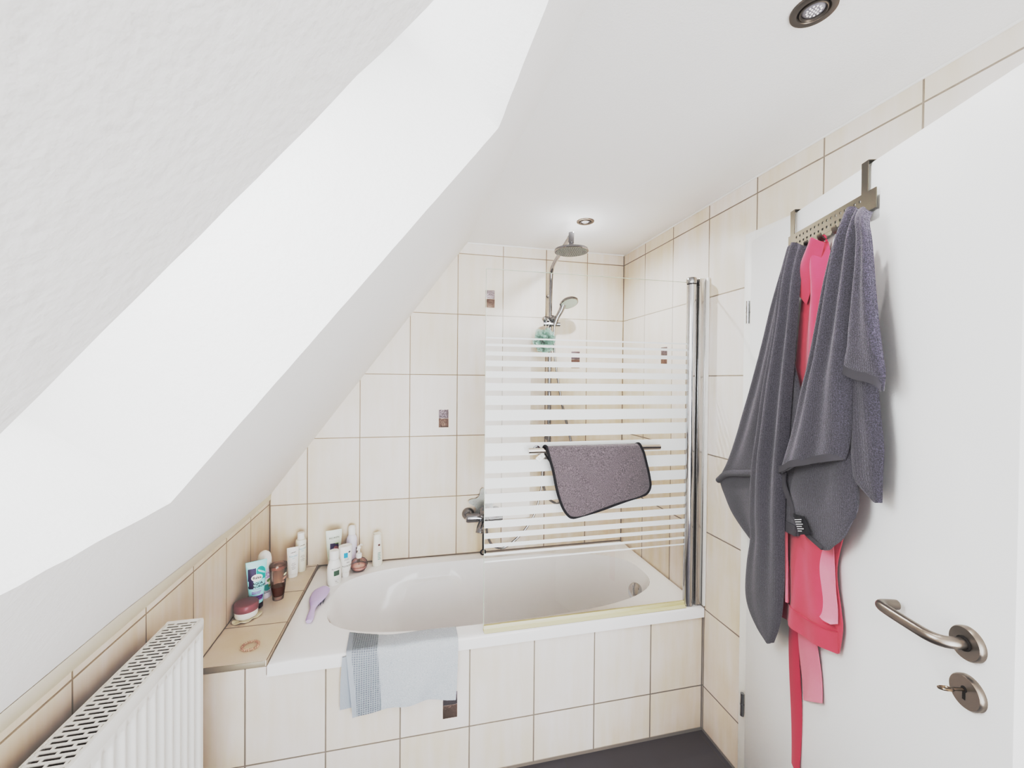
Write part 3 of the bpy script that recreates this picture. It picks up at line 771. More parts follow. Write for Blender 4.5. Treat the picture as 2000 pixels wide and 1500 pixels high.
for q in [1.012, 1.0, 0.985, 0.97, 0.95, 0.925, 0.90, 0.87, 0.84, 0.80, 0.76, 0.72, 0.67, 0.62, 0.56, 0.5, 0.42, 0.32, 0.2, 0.1]:
    def P(a):
        e = edge_pt(a); x, y = cx + (e[0] - cx) * q, cy + (e[1] - cy) * q
        c = math.cos(a); lw = 0.30 + (0.22 * max(0, -c) ** 2.0) + 0.02 * max(0, c)
        t = max(0.0, min(1.0, (1.0 - q) / lw))
        f = 1 - (1 - t) ** 2.6
        f *= min(1.0, 0.25 + t * 14) if t > 0 else 0
        z = ZR - D * f
        # arm-rest ledges on the long sides
        if abs(math.sin(a)) > 0.25:
            m = math.exp(-((x + 1.12) / 0.20) ** 4)
            zz = max(z, ZR - 0.070 - max(0, 0.86 - q) * 3.2)
            if q < 0.975: z = z + (zz - z) * m
        if q > 1.0: z = ZR
        return (x, y, z)
    ring(P)
for A, B in zip(rings, rings[1:]):
    for k in range(len(angs)):
        k2 = (k + 1) % len(angs); bm.faces.new((A[k], A[k2], B[k2], B[k]))
bm.faces.new(rings[-1])
obj('tub_shell', bm, ACRYL, tub, angle=50)
bm = newbm()
od = Vector((-0.72, -0.10, 0.62)).normalized(); op = Vector((-0.163, -0.452, 0.474))
lathe(bm, [(0.0, -0.012), (0.036, -0.012), (0.037, 0.004), (0.034, 0.009), (0.0, 0.010)], 36, axis_matrix(op, (-0.86, -0.12, 0.42)))
box(bm, -0.003, 0.003, -0.024, 0.024, 0.009, 0.013, 0.001, M=axis_matrix(op, (-0.86, -0.12, 0.42)) @ Matrix.Rotation(0.7, 4, 'Z'))
obj('overflow_cover', bm, CHROME_P, tub, label='round chrome overflow knob')

# ================================================================== SHOWER SCREEN
scr = thing('shower_screen', 'clear glass bath screen with white horizontal stripes and a chrome post on the tub rim', 'shower screen', (-0.5, -0.718, 0.535))
GY = -0.718; GX0, GX1 = -0.944, -0.083; GZ0, GZ1 = 0.553, 1.907
GLASS = thin_glass('screen_glass', (0.975, 0.973, 0.960), 1.0)
GEDGE = mat('glass_edge', (176, 186, 172), 0.2)
STRIPE = mat('white_stripe_print', (232, 235, 234), 0.5, spec=0.3)
bm = newbm()
quad(bm, [(GX0, GY, GZ0), (GX1, GY, GZ0), (GX1, GY, GZ1), (GX0, GY, GZ1)], 0)
box(bm, GX0 - 0.0008, GX0 + 0.0008, GY - 0.0028, GY + 0.0028, GZ0, GZ1, 0, 1)
box(bm, GX0, GX1, GY - 0.0025, GY + 0.0025, GZ1 - 0.001, GZ1 + 0.0005, 0, 1)
ST = ((1.6445, 1.6503), (1.6162, 1.6254), (1.5807, 1.5961), (1.5402, 1.5614), (1.4969, 1.5213), (1.4475, 1.4761), (1.3933, 1.4282), (1.3334, 1.3740), (1.2704, 1.3159), (1.1988, 1.2471), (1.1336, 1.1802), (1.0753, 1.1149), (1.0199, 1.0558), (0.9690, 1.0014), (0.9254, 0.9527), (0.8854, 0.9059), (0.8503, 0.8649), (0.8205, 0.8298), (0.7947, 0.8005))
for a, b in ST: quad(bm, [(GX0 + 0.001, GY - 0.0006, a), (GX1, GY - 0.0006, a), (GX1, GY - 0.0006, b), (GX0 + 0.001, GY - 0.0006, b)], 2)
obj('glass_pane', bm, [GLASS, GEDGE, STRIPE], scr, recalc=False)
bm = newbm(); tube(bm, [(-0.064, GY, 0.540), (-0.064, GY, 1.897)], 0.0205, 28); post = obj('pivot_post', bm, CHROME_P, scr)
bm = newbm(); lathe(bm, [(0, 1.901), (0.0205, 1.901), (0.022, 1.905), (0.022, 1.922), (0.019, 1.927), (0, 1.927)], 28, Matrix.Translation((-0.064, GY, 0))); lathe(bm, [(0.0185, 1.896), (0.0185, 1.902)], 28, Matrix.Translation((-0.064, GY, 0)), 1)
obj('post_cap', bm, [CHROME_D, DARK], post)
bm = newbm(); box(bm, -0.040, -0.001, GY - 0.020, GY + 0.020, 0.541, 1.924, 0.004); box(bm, -0.034, -0.029, GY - 0.0215, GY + 0.02, 0.541, 1.922, 0.001); box(bm, -0.012, -0.008, GY - 0.0215, GY + 0.02, 0.541, 1.922, 0.001)
obj('wall_profile', bm, ALU, scr)
bm = newbm(); box(bm, -0.011, -0.0003, GY - 0.034, GY - 0.0205, 0.540, 1.926, 0.003); obj('silicone_joint', bm, PW, scr)
SEAL = thin_glass('clear_seal', (0.86, 0.80, 0.58), 1.0, 0.1)
SEALM = mat('yellowed_seal', (208, 199, 170), 0.35, spec=0.5)
bm = newbm(); box(bm, GX0, GX1 + 0.0, GY - 0.006, GY + 0.006, 0.5415, 0.556, 0.002)
vsl = [(GX0, GY - 0.022, 0.5365), (GX1, GY - 0.022, 0.5365), (GX1, GY - 0.005, 0.5435), (GX0, GY - 0.005, 0.5435)]
quad(bm, vsl); quad(bm, [(GX0, GY - 0.022, 0.5358), (GX0, GY + 0.012, 0.5358), (GX1, GY + 0.012, 0.5358), (GX1, GY - 0.022, 0.5358)]); 
obj('sealing_strip', bm, SEALM, scr, label='yellowed sealing strip along the bottom edge of the glass')
bm = newbm(); tube(bm, [(-0.784, -0.757, 1.2215), (-0.231, -0.757, 1.2215)], 0.0105, 20); bar = obj('towel_bar', bm, mat('nickel_bar', (196, 188, 181), 0.22, 1.0), scr)
for x in (-0.742, -0.312):
    bm = newbm(); tube(bm, [(x, -0.7545, 1.2215), (x, -0.7225, 1.2215)], 0.009, 16); lathe(bm, [(0, 0), (0.0145, 0), (0.0145, 0.005), (0.009, 0.007)], 20, axis_matrix((x, -0.7195, 1.2215), (0, -1, 0)))
    obj('bar_mount', bm, CHROME, bar)

# grey cloth over the bar
CLOTH = terry_mat('grey_microfibre', (92, 87, 89), (132, 126, 129), rib=900, fine=420, dist=0.0008)
PIPE = mat('black_piping', (28, 26, 32), 0.8)
cl = thing('cleaning_cloth', 'grey microfibre cloth with black piping draped over the towel bar of the glass screen', 'cloth', (-0.51, -0.757, 1.236))
def pl_y(yoff): return lambda x, z, n: Vector((x, yoff - n, z))
CLl = [(-.716, 1.232), (-.707, 1.198), (-.692, 1.146), (-.675, 1.067), (-.654, 1.007), (-.632, .975)]
CLr = [(-.327, 1.232), (-.314, 1.205), (-.302, 1.16), (-.290, 1.109), (-.287, 1.068)]
CLb = [(-.632, .975), (-.615, .966), (-.590, .967), (-.502, .984), (-.394, 1.014), (-.330, 1.031), (-.303, 1.042), (-.287, 1.068)]
def cn(s, t): return .0 + .004 * math.sin(2 * PI * 1.2 * s + 1.0) * t + .006 * t
bm = newbm()
coons(bm, CLl, CLr, None, CLb, 40, 40, cn, pl_y(-.7725))
# over the bar and down the back
rows = []
for k in range(11):
    a = PI * k / 10
    rows.append([Vector((-.716 - .006 * k / 10 + (.389 + .006 * k / 10) * i / 20, -.757 - .0155 * math.cos(a), 1.2215 + .0155 * math.sin(a) + (.0105 if k == 0 else 0) * 0)) for i in range(21)])
rows = [[Vector((p.x, p.y, 1.232)) for p in rows[0]]] + rows + [[Vector((-.722 + .016 * d + (.391 - .026 * d) * i / 20, -.7405 + 0.002 * math.sin(i), 1.2215 - .018 * d)) for i in range(21)] for d in (1, 2, 3, 4)]
rows[0] = [Vector((p.x, -.7725, 1.232)) for p in rows[0]]
R_ = [[bm.verts.new(p) for p in r] for r in rows]
for a, b in zip(R_, R_[1:]):
    for i in range(20): bm.faces.new((a[i], a[i + 1], b[i + 1], b[i]))
solid(obj('cloth_body', bm, CLOTH, cl, recalc=False, angle=60), 0.003)
bm = newbm()
def along(P, s0): return P
lp = [Vector((x, -.7735 - cn(0, i / 5), z)) for i, (x, z) in enumerate(CLl)]
bp_ = [Vector((x, -.7735 - cn(i / 7, 1), z)) for i, (x, z) in enumerate(CLb)]
rp_ = [Vector((x, -.7735 - cn(1, i / 4), z)) for i, (x, z) in enumerate(CLr)]
over_l = [Vector((-.722, -.742, 1.2215)), Vector((-.721, -.748, 1.234)), Vector((-.719, -.757, 1.2385)), Vector((-.717, -.767, 1.2385))]
over_r = [Vector((-.328, -.767, 1.2385)), Vector((-.329, -.757, 1.2385)), Vector((-.330, -.748, 1.234)), Vector((-.331, -.742, 1.2215))]
tube(bm, spline(over_l + lp + bp_[1:] + rp_[::-1][1:] + over_r, 120), 0.0048, 8)
tube(bm, spline([Vector((-.722, -.742, 1.2215)), Vector((-.700, -.741, 1.185)), Vector((-.672, -.740, 1.150))], 10), 0.003, 6)
obj('black_piping', bm, PIPE, cl)
bm = newbm()
coons(bm, [(-.722, 1.212), (-.737, 1.203), (-.752, 1.190)], [(-.714, 1.196), (-.725, 1.186), (-.737, 1.177)], None, None, 4, 4, lambda s, t: .0015 * math.sin(3 * t), pl_y(-.7445))
cl_l = solid(obj('care_label', bm, PW, cl, recalc=False, label='small white care label sticking out under the bar'), 0.0008)
bm = newbm()
for k in range(3):
    q = lambda x, z: Vector((-.733 + x * .8 + z * .55, -.7462, 1.1935 + x * .55 - z * .8))
    put_rect(bm, -.009, .009, -.005 + k * .004, -.0035 + k * .004, q, n=2, m=1)
obj('care_print', bm, INKG, cl_l)

# ================================================================== SHOWER FITTINGS
sh = thing('shower_column', 'chrome shower riser with a round rain head on the back wall behind the glass', 'shower', (-0.47, -0.045, 1.10))
bm = newbm()
ap = [(-0.471, -0.045, 1.12), (-0.472, -0.045, 1.5), (-0.471, -0.045, 1.9), (-0.469, -0.045, 2.04), (-0.469, -0.052, 2.085), (-0.471, -0.085, 2.118), (-0.476, -0.17, 2.137), (-0.484, -0.30, 2.158), (-0.491, -0.40, 2.172)]
tube(bm, spline([ap[0], ap[1], ap[2], ap[3]], 12)[:-1] + spline(ap[3:], 30), 0.0105, 18); obj('riser_pipe', bm, CHROME, sh)
hc = Vector((-0.490, -0.412, 2.0975))
bm = newbm(); tube(bm, [hc + Vector((0, 0, 0.018)), hc + Vector((0, 0, 0.04))], 0.011, 18); tube(bm, [hc + Vector((-0.001, 0, 0.040)), hc + Vector((0, 0, 0.088))], [0.0135, 0.0135], 18); obj('arm_joint', bm, CHROME, sh)
bm = newbm(); lathe(bm, [(0, 0.022), (0.02, 0.021), (0.06, 0.014), (0.079, 0.008), (0.081, 0.0), (0.079, -0.003), (0.077, -0.003)], 48, Matrix.Translation(hc)); hd = obj('rain_head', bm, CHROME, sh)
NOZ = mat('nozzle_plate', (118, 122, 122), 0.35, 0.5)
NOZD = mat('nozzle_dots', (165, 170, 168), 0.5)
bm = newbm(); lathe(bm, [(0, -0.0032), (0.077, -0.003)], 48, Matrix.Translation(hc))
for r_, n_ in [(0.012 + 0.0095 * k, 6 + 6 * k) for k in range(7)]:
    for j in range(n_):
        a = 2 * PI * j / n_ + r_ * 20
        lathe(bm, [(0.0021, -0.0031), (0.0016, -0.0056), (0, -0.0058)], 6, Matrix.Translation(hc + Vector((r_ * math.cos(a), r_ * math.sin(a), 0))), 1)
obj('nozzle_face', bm, [NOZ, NOZD], hd)
bm = newbm()
sp = Vector((-0.471, -0.047, 1.812))
tube(bm, [sp + Vector((0, 0, -0.020)), sp + Vector((0, 0, 0.030))], 0.0165, 20)
tube(bm, [sp + Vector((-0.045, -0.018, -0.012)), sp + Vector((0.046, -0.030, -0.014))], 0.0115, 16)
lathe(bm, [(0, 0.022), (0.010, 0.020), (0.018, 0.010), (0.021, 0), (0.018, -0.010), (0.010, -0.018), (0, -0.02)], 20, axis_matrix(sp + Vector((0.010, -0.022, 0.018)), (0.3, -0.9, 0.1)))
lathe(bm, [(0, 0.022), (0.011, 0.020), (0.017, 0.010), (0.017, -0.02), (0, -0.02)], 20, axis_matrix(sp + Vector((-0.030, -0.012, 0.014)), (-0.9, -0.4, 0.1)))
obj('slide_holder', bm, CHROME, sh)
bm = newbm(); tube(bm, [(-0.471, -0.002, 1.965), (-0.471, -0.045, 1.965)], 0.010, 14); tube(bm, [(-0.471, -0.002, 1.16), (-0.471, -0.045, 1.16)], 0.012, 14); obj('wall_bracket', bm, CHROME, sh)
bm = newbm()
tube(bm, spline([(-.471, -.046, 1.12), (-.478, -.046, 1.06), (-.502, -.048, 1.000), (-.513, -.05, .90), (-.540, -.05, .78), (-.575, -.052, .705), (-.637, -.054, .631), (-.724, -.058, .573), (-.790, -.062, .590), (-.820, -.066, .650), (-.826, -.068, .712)], 70), 0.0065, 10)
obj('supply_hose', bm, CHROME_D, sh)

hs = thing('hand_shower', 'small round chrome hand shower held in the slide holder of the riser', 'hand shower', (-0.44, -0.07, 1.80))
hh = Vector((-0.390, -0.120, 1.915)); hax = Vector((0.10, -0.42, -0.90))
bm = newbm(); lathe(bm, [(0, -0.016), (0.03, -0.014), (0.048, -0.006), (0.053, 0.002), (0.051, 0.009), (0.046, 0.0095)], 36, axis_matrix(hh, hax)); hhd = obj('spray_head', bm, CHROME, hs)
bm = newbm(); lathe(bm, [(0.046, 0.0095), (0.03, 0.0115), (0, 0.012)], 36, axis_matrix(hh, hax)); obj('spray_face', bm, mat('pale_spray_face', (190, 204, 198), 0.35), hhd)
bm = newbm(); tube(bm, spline([hh + Vector((-0.025, 0.012, 0.0)), (-.425, -.098, 1.875), (-.444, -.086, 1.835), (-.456, -.078, 1.795)], 18), [0.017 - 0.005 * k / 17 for k in range(18)], 16); obj('handle', bm, CHROME, hs)
bm = newbm()
tube(bm, spline([(-.456, -.078, 1.796), (-.458, -.072, 1.72), (-.445, -.062, 1.60), (-.436, -.056, 1.554), (-.397, -.05, 1.352), (-.355, -.048, 1.20), (-.325, -.05, 1.05), (-.325, -.055, .93), (-.375, -.06, .83), (-.430, -.06, .80), (-.480, -.058, .835), (-.505, -.062, .90), (-.515, -.064, .97), (-.500, -.062, 1.05), (-.482, -.062, 1.11)], 110), 0.0068, 10)
obj('shower_hose', bm, CHROME_D, hs)

mx_ = thing('mixer_tap', 'chrome single-lever bath mixer on the back wall at the left edge of the glass', 'tap', (-0.84, -0.02, 0.74))
for x in (-0.918, -0.768):
    bm = newbm(); lathe(bm, [(0.0, 0.0), (0.034, 0.0), (0.033, 0.010), (0.024, 0.022), (0.017, 0.030), (0.017, 0.06)], 30, axis_matrix((x, -0.0015, 0.752), (0, -1, 0))); obj('wall_rosette', bm, CHROME, mx_)
bm = newbm(); tube(bm, [(-0.938, -0.075, 0.752), (-0.930, -0.075, 0.752), (-0.75, -0.075, 0.752), (-0.742, -0.075, 0.752)], [0.020, 0.024, 0.024, 0.020], 24)
lathe(bm, [(0, 0.062), (0.020, 0.060), (0.029, 0.048), (0.030, 0.0), (0.030, -0.02), (0.022, -0.03), (0, -0.03)], 28, axis_matrix((-0.838, -0.078, 0.752), (0.0, -0.25, 0.95)))
obj('mixer_body', bm, CHROME, mx_)
bm = newbm(); box(bm, -0.010, 0.010, 0.0, 0.105, -0.007, 0.007, 0.004, M=Matrix.Translation((-0.838, -0.090, 0.806)) @ Matrix.Rotation(2.75, 4, 'Z') @ Matrix.Rotation(-0.15, 4, 'X')); obj('lever', bm, CHROME, mx_)
bm = newbm(); tube(bm, spline([(-0.842, -0.085, 0.738), (-0.858, -0.12, 0.730), (-0.872, -0.155, 0.715), (-0.877, -0.165, 0.700)], 14), 0.017, 18, sx=1.35); obj('spout', bm, CHROME, mx_)
rod = thing('hanging_strap', 'thin black strap with a ring at its end hanging below the bath mixer', 'strap', (-0.846, -0.062, 0.555))
bm = newbm(); box(bm, -0.851, -0.841, -0.0815, -0.0795, 0.578, 0.728, 0.001); tube(bm, [(-0.846, -0.0805, 0.727), (-0.846, -0.092, 0.724)], 0.004, 8); obj('strap_band', bm, BLACK, rod)
bm = newbm(); tube(bm, [(-0.846 + 0.0125 * math.cos(a), -0.0805, 0.566 + 0.0125 * math.sin(a)) for a in [2 * PI * k / 28 for k in range(28)]], 0.0042, 8, closed=True); obj('strap_ring', bm, BLACK, rod)
# silicone drain star leaning behind the mixer
bm = newbm(); SIL = mat('grey_silicone', (184, 187, 186), 0.6); HOLE = mat('silicone_holes', (110, 112, 112), 0.7)
sc_ = Vector((-0.832, -0.010, 0.805)); n_ = 60
def star_r(a): return 0.066 + 0.019 * math.cos(5 * (a - PI / 2 - 0.10)) + 0.004 * math.cos(10 * (a - PI / 2 - 0.10))
fr_ = [sc_ + Vector((star_r(2 * PI * k / n_) * math.cos(2 * PI * k / n_), -0.004, star_r(2 * PI * k / n_) * math.sin(2 * PI * k / n_))) for k in range(n_)]
A = [bm.verts.new(p) for p in fr_]; B = [bm.verts.new(p + Vector((0, 0.003, 0))) for p in fr_]; C0 = bm.verts.new(sc_ + Vector((0, -0.006, 0))); C1 = bm.verts.new(sc_ + Vector((0, -0.001, 0)))
for k in range(n_):
    k2 = (k + 1) % n_
    bm.faces.new((C0, A[k], A[k2])); bm.faces.new((C1, B[k2], B[k])); bm.faces.new((A[k], B[k], B[k2], A[k2]))
for i in range(-7, 8):
    for j in range(-7, 8):
        x, z = i * 0.0085 + (j % 2) * 0.0042, j * 0.0085; r_ = math.hypot(x, z); a = math.atan2(z, x)
        if r_ < star_r(a) - 0.008: lathe(bm, [(0.0016, 0), (0, 0.0002)], 6, axis_matrix(sc_ + Vector((x, -0.0064 + 0.002 * min(1, r_ / star_r(a)) , z)), (0, -1, 0)), 1)
star = rebase(obj('drain_strainer', bm, [SIL, HOLE])); tag(star, 'pale grey dotted silicone star leaning on the tiles behind the bath mixer', 'drain strainer')
# mint bath puff
lo = thing('bath_puff', 'mint green mesh bath puff hanging from the shower slide holder', 'bath sponge', (-0.516, -0.085, 1.70))
PUFF = bpy.data.materials.new('mint_mesh'); PUFF.use_nodes = True
nt = PUFF.node_tree; pb = nt.nodes['Principled BSDF']; pb.inputs['Base Color'].default_value = lin((196, 220, 214)); pb.inputs['Roughness'].default_value = 0.8
tcx = nt.nodes.new('ShaderNodeTexCoord'); nz = nt.nodes.new('ShaderNodeTexNoise'); nz.inputs['Scale'].default_value = 420; nt.links.new(tcx.outputs['Object'], nz.inputs['Vector'])
rmp = nt.nodes.new('ShaderNodeMapRange'); rmp.inputs['From Min'].default_value = 0.36; rmp.inputs['From Max'].default_value = 0.5; rmp.inputs['To Min'].default_value = 0.25; nt.links.new(nz.outputs['Fac'], rmp.inputs['Value']); nt.links.new(rmp.outputs[0], pb.inputs['Alpha'])
bm = newbm(); random.seed(11)
pc = Vector((-0.516, -0.088, 1.702))
for k in range(26):
    d = Vector((random.gauss(0, 1), random.gauss(0, 1), random.gauss(0, 1))).normalized()
    M = axis_matrix(pc + d * 0.012, d); ph = random.uniform(0, 6.3); rr_ = random.uniform(0.040, 0.060); nw = random.choice((5, 6, 7))
    g = []
    for i in range(7):
        q = i / 6
        g.append([bm.verts.new(M @ Vector((rr_ * q * math.cos(a), rr_ * q * math.sin(a), 0.018 * q * math.sin(nw * a + ph) * q + 0.03 * q * q * (0.5 if k % 2 else -0.2)))) for a in [2 * PI * j / 40 for j in range(40)]])
    for A, B in zip(g, g[1:]):
        for j in range(40): bm.faces.new((A[j], A[(j + 1) % 40], B[(j + 1) % 40], B[j]))
bmesh.ops.scale(bm, vec=(1, 0.85, 1.08), space=Matrix.Translation(-pc), verts=bm.verts)
obj('mesh_ruffles', bm, PUFF, lo, recalc=False)
bm = newbm(); tube(bm, spline([pc + Vector((0.005, -0.01, 0.03)), (-.500, -.095, 1.775), (-.488, -.090, 1.805), (-.495, -.075, 1.823), (-.505, -.075, 1.80), pc + Vector((0.002, -0.01, 0.03))], 40), 0.0016, 6); obj('hanging_cord', bm, PW, lo)

# ================================================================== CEILING SPOTS
RINGM = mat('spot_ring', (124, 117, 110), 0.4, 0.8)
LENS = mat('led_lens', (150, 150, 156), 0.25, spec=0.6); LED = mat('led_dots', (238, 236, 236), 0.3)
for (x, y, lb) in ((-0.4325, -0.441, 'small round steel ceiling spotlight above the shower, seen at a flat angle'), (-0.4285, -1.585, 'round steel ceiling spotlight nearest the camera with visible LED dots')):
    t = thing('ceiling_spotlight', lb, 'spotlight', (x, y, HC), group='recessed ceiling spotlights')
    M = Matrix.Translation((x, y, HC))
    bm = newbm(); lathe(bm, [(0.041, -0.0003), (0.0405, -0.004), (0.037, -0.006), (0.029, -0.005), (0.027, -0.002)], 48, M); lathe(bm, [(0.0245, -0.001), (0.0245, -0.0055), (0.0225, -0.0065), (0.021, -0.002)], 40, M); obj('trim_ring', bm, RINGM, t)
    bm = newbm(); lathe(bm, [(0.0285, -0.0015), (0.0235, -0.0006), (0.0205, -0.0010)], 40, M); obj('dark_gap', bm, DARK, t)
    bm = newbm(); lathe(bm, [(0.0205, -0.0015), (0.017, -0.004), (0, -0.0045)], 32, M); ln = obj('lens', bm, LENS, t)
    bm = newbm()
    for (r_, n_) in ((0.0, 1), (0.0062, 6), (0.0122, 12)):
        for j in range(n_):
            a = 2 * PI * j / n_ + 0.2
            lathe(bm, [(0.0022, -0.0044), (0.0013, -0.0058), (0, -0.006)], 8, M @ Matrix.Translation((r_ * math.cos(a), r_ * math.sin(a), 0)))
    obj('led_dots', bm, LED, ln)

# ================================================================== RADIATOR
ra = thing('radiator', 'white panel radiator with a slotted top grille on the knee wall at the lower left', 'radiator', (-1.805, -1.5, 0.12))
RXB, RXF, RY0, RY1, RZ0, RZ1 = -1.851, -1.766, -0.970, -1.970, 0.12, 0.826
bm = newbm()   # ribbed front panel
ys = []; pit = 0.0333
prof = [(0.0, 0.0), (0.09, 0.0), (0.17, 1.0), (0.5, 1.0), (0.58, 0.0)]
zsx = [(RZ0, 0), (RZ0 + 0.02, 0), (RZ0 + 0.03, 1), (RZ1 - 0.062, 1), (RZ1 - 0.052, 0.8), (RZ1 - 0.046, 0.0), (RZ1 - 0.030, 0), (RZ1 - 0.028, 0)]
yl = [(RY0 + 0.0, 0.0), (RY0 - 0.012, 0.0)]
nr = int((RY0 - RY1 - 0.03) / pit)
for k in range(nr):
    b0 = RY0 - 0.015 - k * pit
    for fq, dq in ((0.0, 0.0), (0.12, 0.25), (0.22, 0.9), (0.30, 1.0), (0.62, 1.0), (0.70, 0.9), (0.80, 0.25), (0.92, 0.0)): yl.append((b0 - fq * pit, dq))
yl.append((RY1, 0.0))
g = [[bm.verts.new((RXF - 0.0105 * dy * dz, y, z)) for y, dy in yl] for z, dz in zsx]
for a, b in zip(g, g[1:]):
    for i in range(len(a) - 1): bm.faces.new((a[i], a[i + 1], b[i + 1], b[i]))
solid(obj('front_panel', bm, RADW, ra, recalc=False, angle=50), 0.0015, 1)
bm = newbm(); box(bm, RXB, RXB + 0.012, RY1, RY0 - 0.004, RZ0, RZ1 - 0.012, 0.002)
for y in [RY0 - 0.02 - 0.0125 * k for k in range(74)]: box(bm, RXB + 0.012, RXF - 0.013, y - 0.0004, y + 0.0004, RZ0 + 0.03, RZ1 - 0.034)
obj('convector', bm, RADIN, ra)
for y in (-1.12, -1.82):
    bm = newbm(); box(bm, XL(y) + 0.001, RXB, y - 0.015, y + 0.015, 0.30, 0.70, 0.001); obj('wall_bracket', bm, RADW, ra)
bm = newbm(); box(bm, RXB, RXF, RY0 - 0.0012, RY0, RZ0, RZ1 - 0.012, 0.0005); box(bm, RXB - 0.0005, RXF + 0.0005, RY0 - 0.001, RY0 + 0.0006, RZ1 - 0.030, RZ1, 0.0008); obj('end_cover', bm, RADW, ra)
bm = newbm()
box(bm, RXF - 0.0085, RXF + 0.0012, RY1, RY0, RZ1 - 0.010, RZ1, 0.0018); box(bm, RXF - 0.001, RXF + 0.0016, RY1, RY0, RZ1 - 0.030, RZ1 - 0.004, 0.0005)
box(bm, RXB, RXB + 0.007, RY1, RY0, RZ1 - 0.010, RZ1 - 0.001, 0.0012); box(bm, RXB, RXF, RY0 - 0.012, RY0, RZ1 - 0.0045, RZ1 - 0.0005, 0.0005)
gp = 0.0128; k = 0; y = RY0 - 0.012
while y > RY1 + 0.02:
    box(bm, RXB + 0.005, RXF - 0.006, y - gp, y - gp + 0.0058, RZ1 - 0.0032, RZ1 - 0.0010)
    offs = (0.020, 0.052) if k % 2 == 0 else (0.004, 0.036, 0.066)
    for o_ in offs: box(bm, RXB + 0.004 + o_, RXB + 0.004 + o_ + 0.0048, y - gp + 0.005, y + 0.001, RZ1 - 0.0032, RZ1 - 0.0011)
    y -= gp; k += 1
obj('top_grille', bm, RADW, ra)

# ================================================================== LIGHT BLUE TOWEL ON THE RIM
BLUE = terry_mat('pale_blue_terry', (165, 172, 179), (196, 202, 208), rib=500, fine=500, dist=0.0014)
BLUEW = bpy.data.materials.new('pale_blue_waffle'); BLUEW.use_nodes = True
nt = BLUEW.node_tree; b = nt.nodes['Principled BSDF']; b.inputs['Roughness'].default_value = 0.95; b.inputs['Specular IOR Level'].default_value = 0.1
tcx = nt.nodes.new('ShaderNodeTexCoord'); sp_ = nt.nodes.new('ShaderNodeSeparateXYZ'); nt.links.new(tcx.outputs['UV'], sp_.inputs[0])
def cellw(C, st):
    fr = math_node(nt, 'FRACT', math_node(nt, 'DIVIDE', C, st)); return math_node(nt, 'ABSOLUTE', math_node(nt, 'SUBTRACT', fr, 0.5))
wf = math_node(nt, 'MAXIMUM', cellw(sp_.outputs[0], 0.0078), cellw(sp_.outputs[1], 0.0075))
mp_ = nt.nodes.new('ShaderNodeMapRange'); mp_.inputs['From Min'].default_value = 0.22; mp_.inputs['From Max'].default_value = 0.42; nt.links.new(wf, mp_.inputs['Value'])
mxx = nt.nodes.new('ShaderNodeMix'); mxx.data_type = 'RGBA'; mxx.inputs['A'].default_value = lin((156, 162, 168)); mxx.inputs['B'].default_value = lin((182, 188, 194)); nt.links.new(mp_.outputs[0], mxx.inputs['Factor']); nt.links.new(mxx.outputs['Result'], b.inputs['Base Color'])
bpx = nt.nodes.new('ShaderNodeBump'); bpx.inputs['Distance'].default_value = 0.0025; nt.links.new(mp_.outputs[0], bpx.inputs['Height']); nt.links.new(bpx.outputs[0], b.inputs['Normal'])
bt = thing('hand_towel', 'pale blue terry hand towel with a waffle band over the bathtub front rim', 'towel', (-1.24, -0.75, 0.54))
def tow_pt(f, d, lay=0.0):
    """f across 0..1, d = distance along the drape 0..1"""
    xl = -1.437 + 0.010 * math.sin(d * 2.2) + 0.023 * max(0, d - 0.35) / 0.65; xr = -1.046 + 0.006 * math.sin(d * 3)- 0.006 * d
    x = xl + (xr - xl) * f
    ytop = -0.628 - 0.044 * math.sin(min(1, f * 2.2) * PI / 2) + 0.004 * max(0, f - 0.6)
    zb = 0.322 + 0.020 * math.sin(min(1.0, f / 0.75) * PI * 0.62) - 0.014 * max(0, f - 0.72) / 0.28
    zb -= 0.004 * (1 - f)
    P = [(ytop + 0.010, 0.500 + 0.03 * (1 - min(1, f * 3))), (ytop + 0.001, 0.532), (ytop - 0.010, 0.5400), (-0.733, 0.5415), (-0.7465, 0.540), (-0.7545, 0.533), (-0.758, 0.522), (-0.760, 0.49), (-0.7625, 0.42), (-0.7625, zb)]
    return x, P
def tow_patch(bm, f0, f1, nf, mi):
    uvl = bm.loops.layers.uv.verify(); g = []
    for j in range(61):
        row = []
        for i in range(nf + 1):
            f = f0 + (f1 - f0) * i / nf
            x, P = tow_pt(f, j / 60); q = spline([(0, a, c) for a, c in P], 61)[j]
            dn = max(0, (j / 60 - 0.38)) / 0.62
            y = q[1] - dn * (0.006 + 0.0065 * math.sin(9.0 * f + 1.0 + 2.4 * dn) + 0.0045 * math.sin(17 * f + 5 * dn))
            zz = q[2]
            if dn == 0: zz += 0.0012 * math.sin(11 * f)
            row.append((bm.verts.new((x, y, zz)), (x, j / 60 * 0.35)))
        g.append(row)
    for a, c in zip(g, g[1:]):
        for i in range(nf):
            qd = (a[i], a[i + 1], c[i + 1], c[i]); ff = bm.faces.new([v for v, _ in qd]); ff.material_index = mi
            for lp_, (_, uv) in zip(ff.loops, qd): lp_[uvl].uv = uv
BHEM = mat('pale_blue_hem', (168, 174, 181), 0.9, spec=0.1, bump=(500, 0.0005, 2))
bm = newbm(); tow_patch(bm, 0.0, 0.045, 3, 1); tow_patch(bm, 0.045, 0.27, 14, 2); tow_patch(bm, 0.27, 1.0, 36, 0)
solid(obj('towel_front', bm, [BLUE, BHEM, BLUEW], bt, recalc=False, angle=60), 0.0045, 0.3)
bm = newbm()
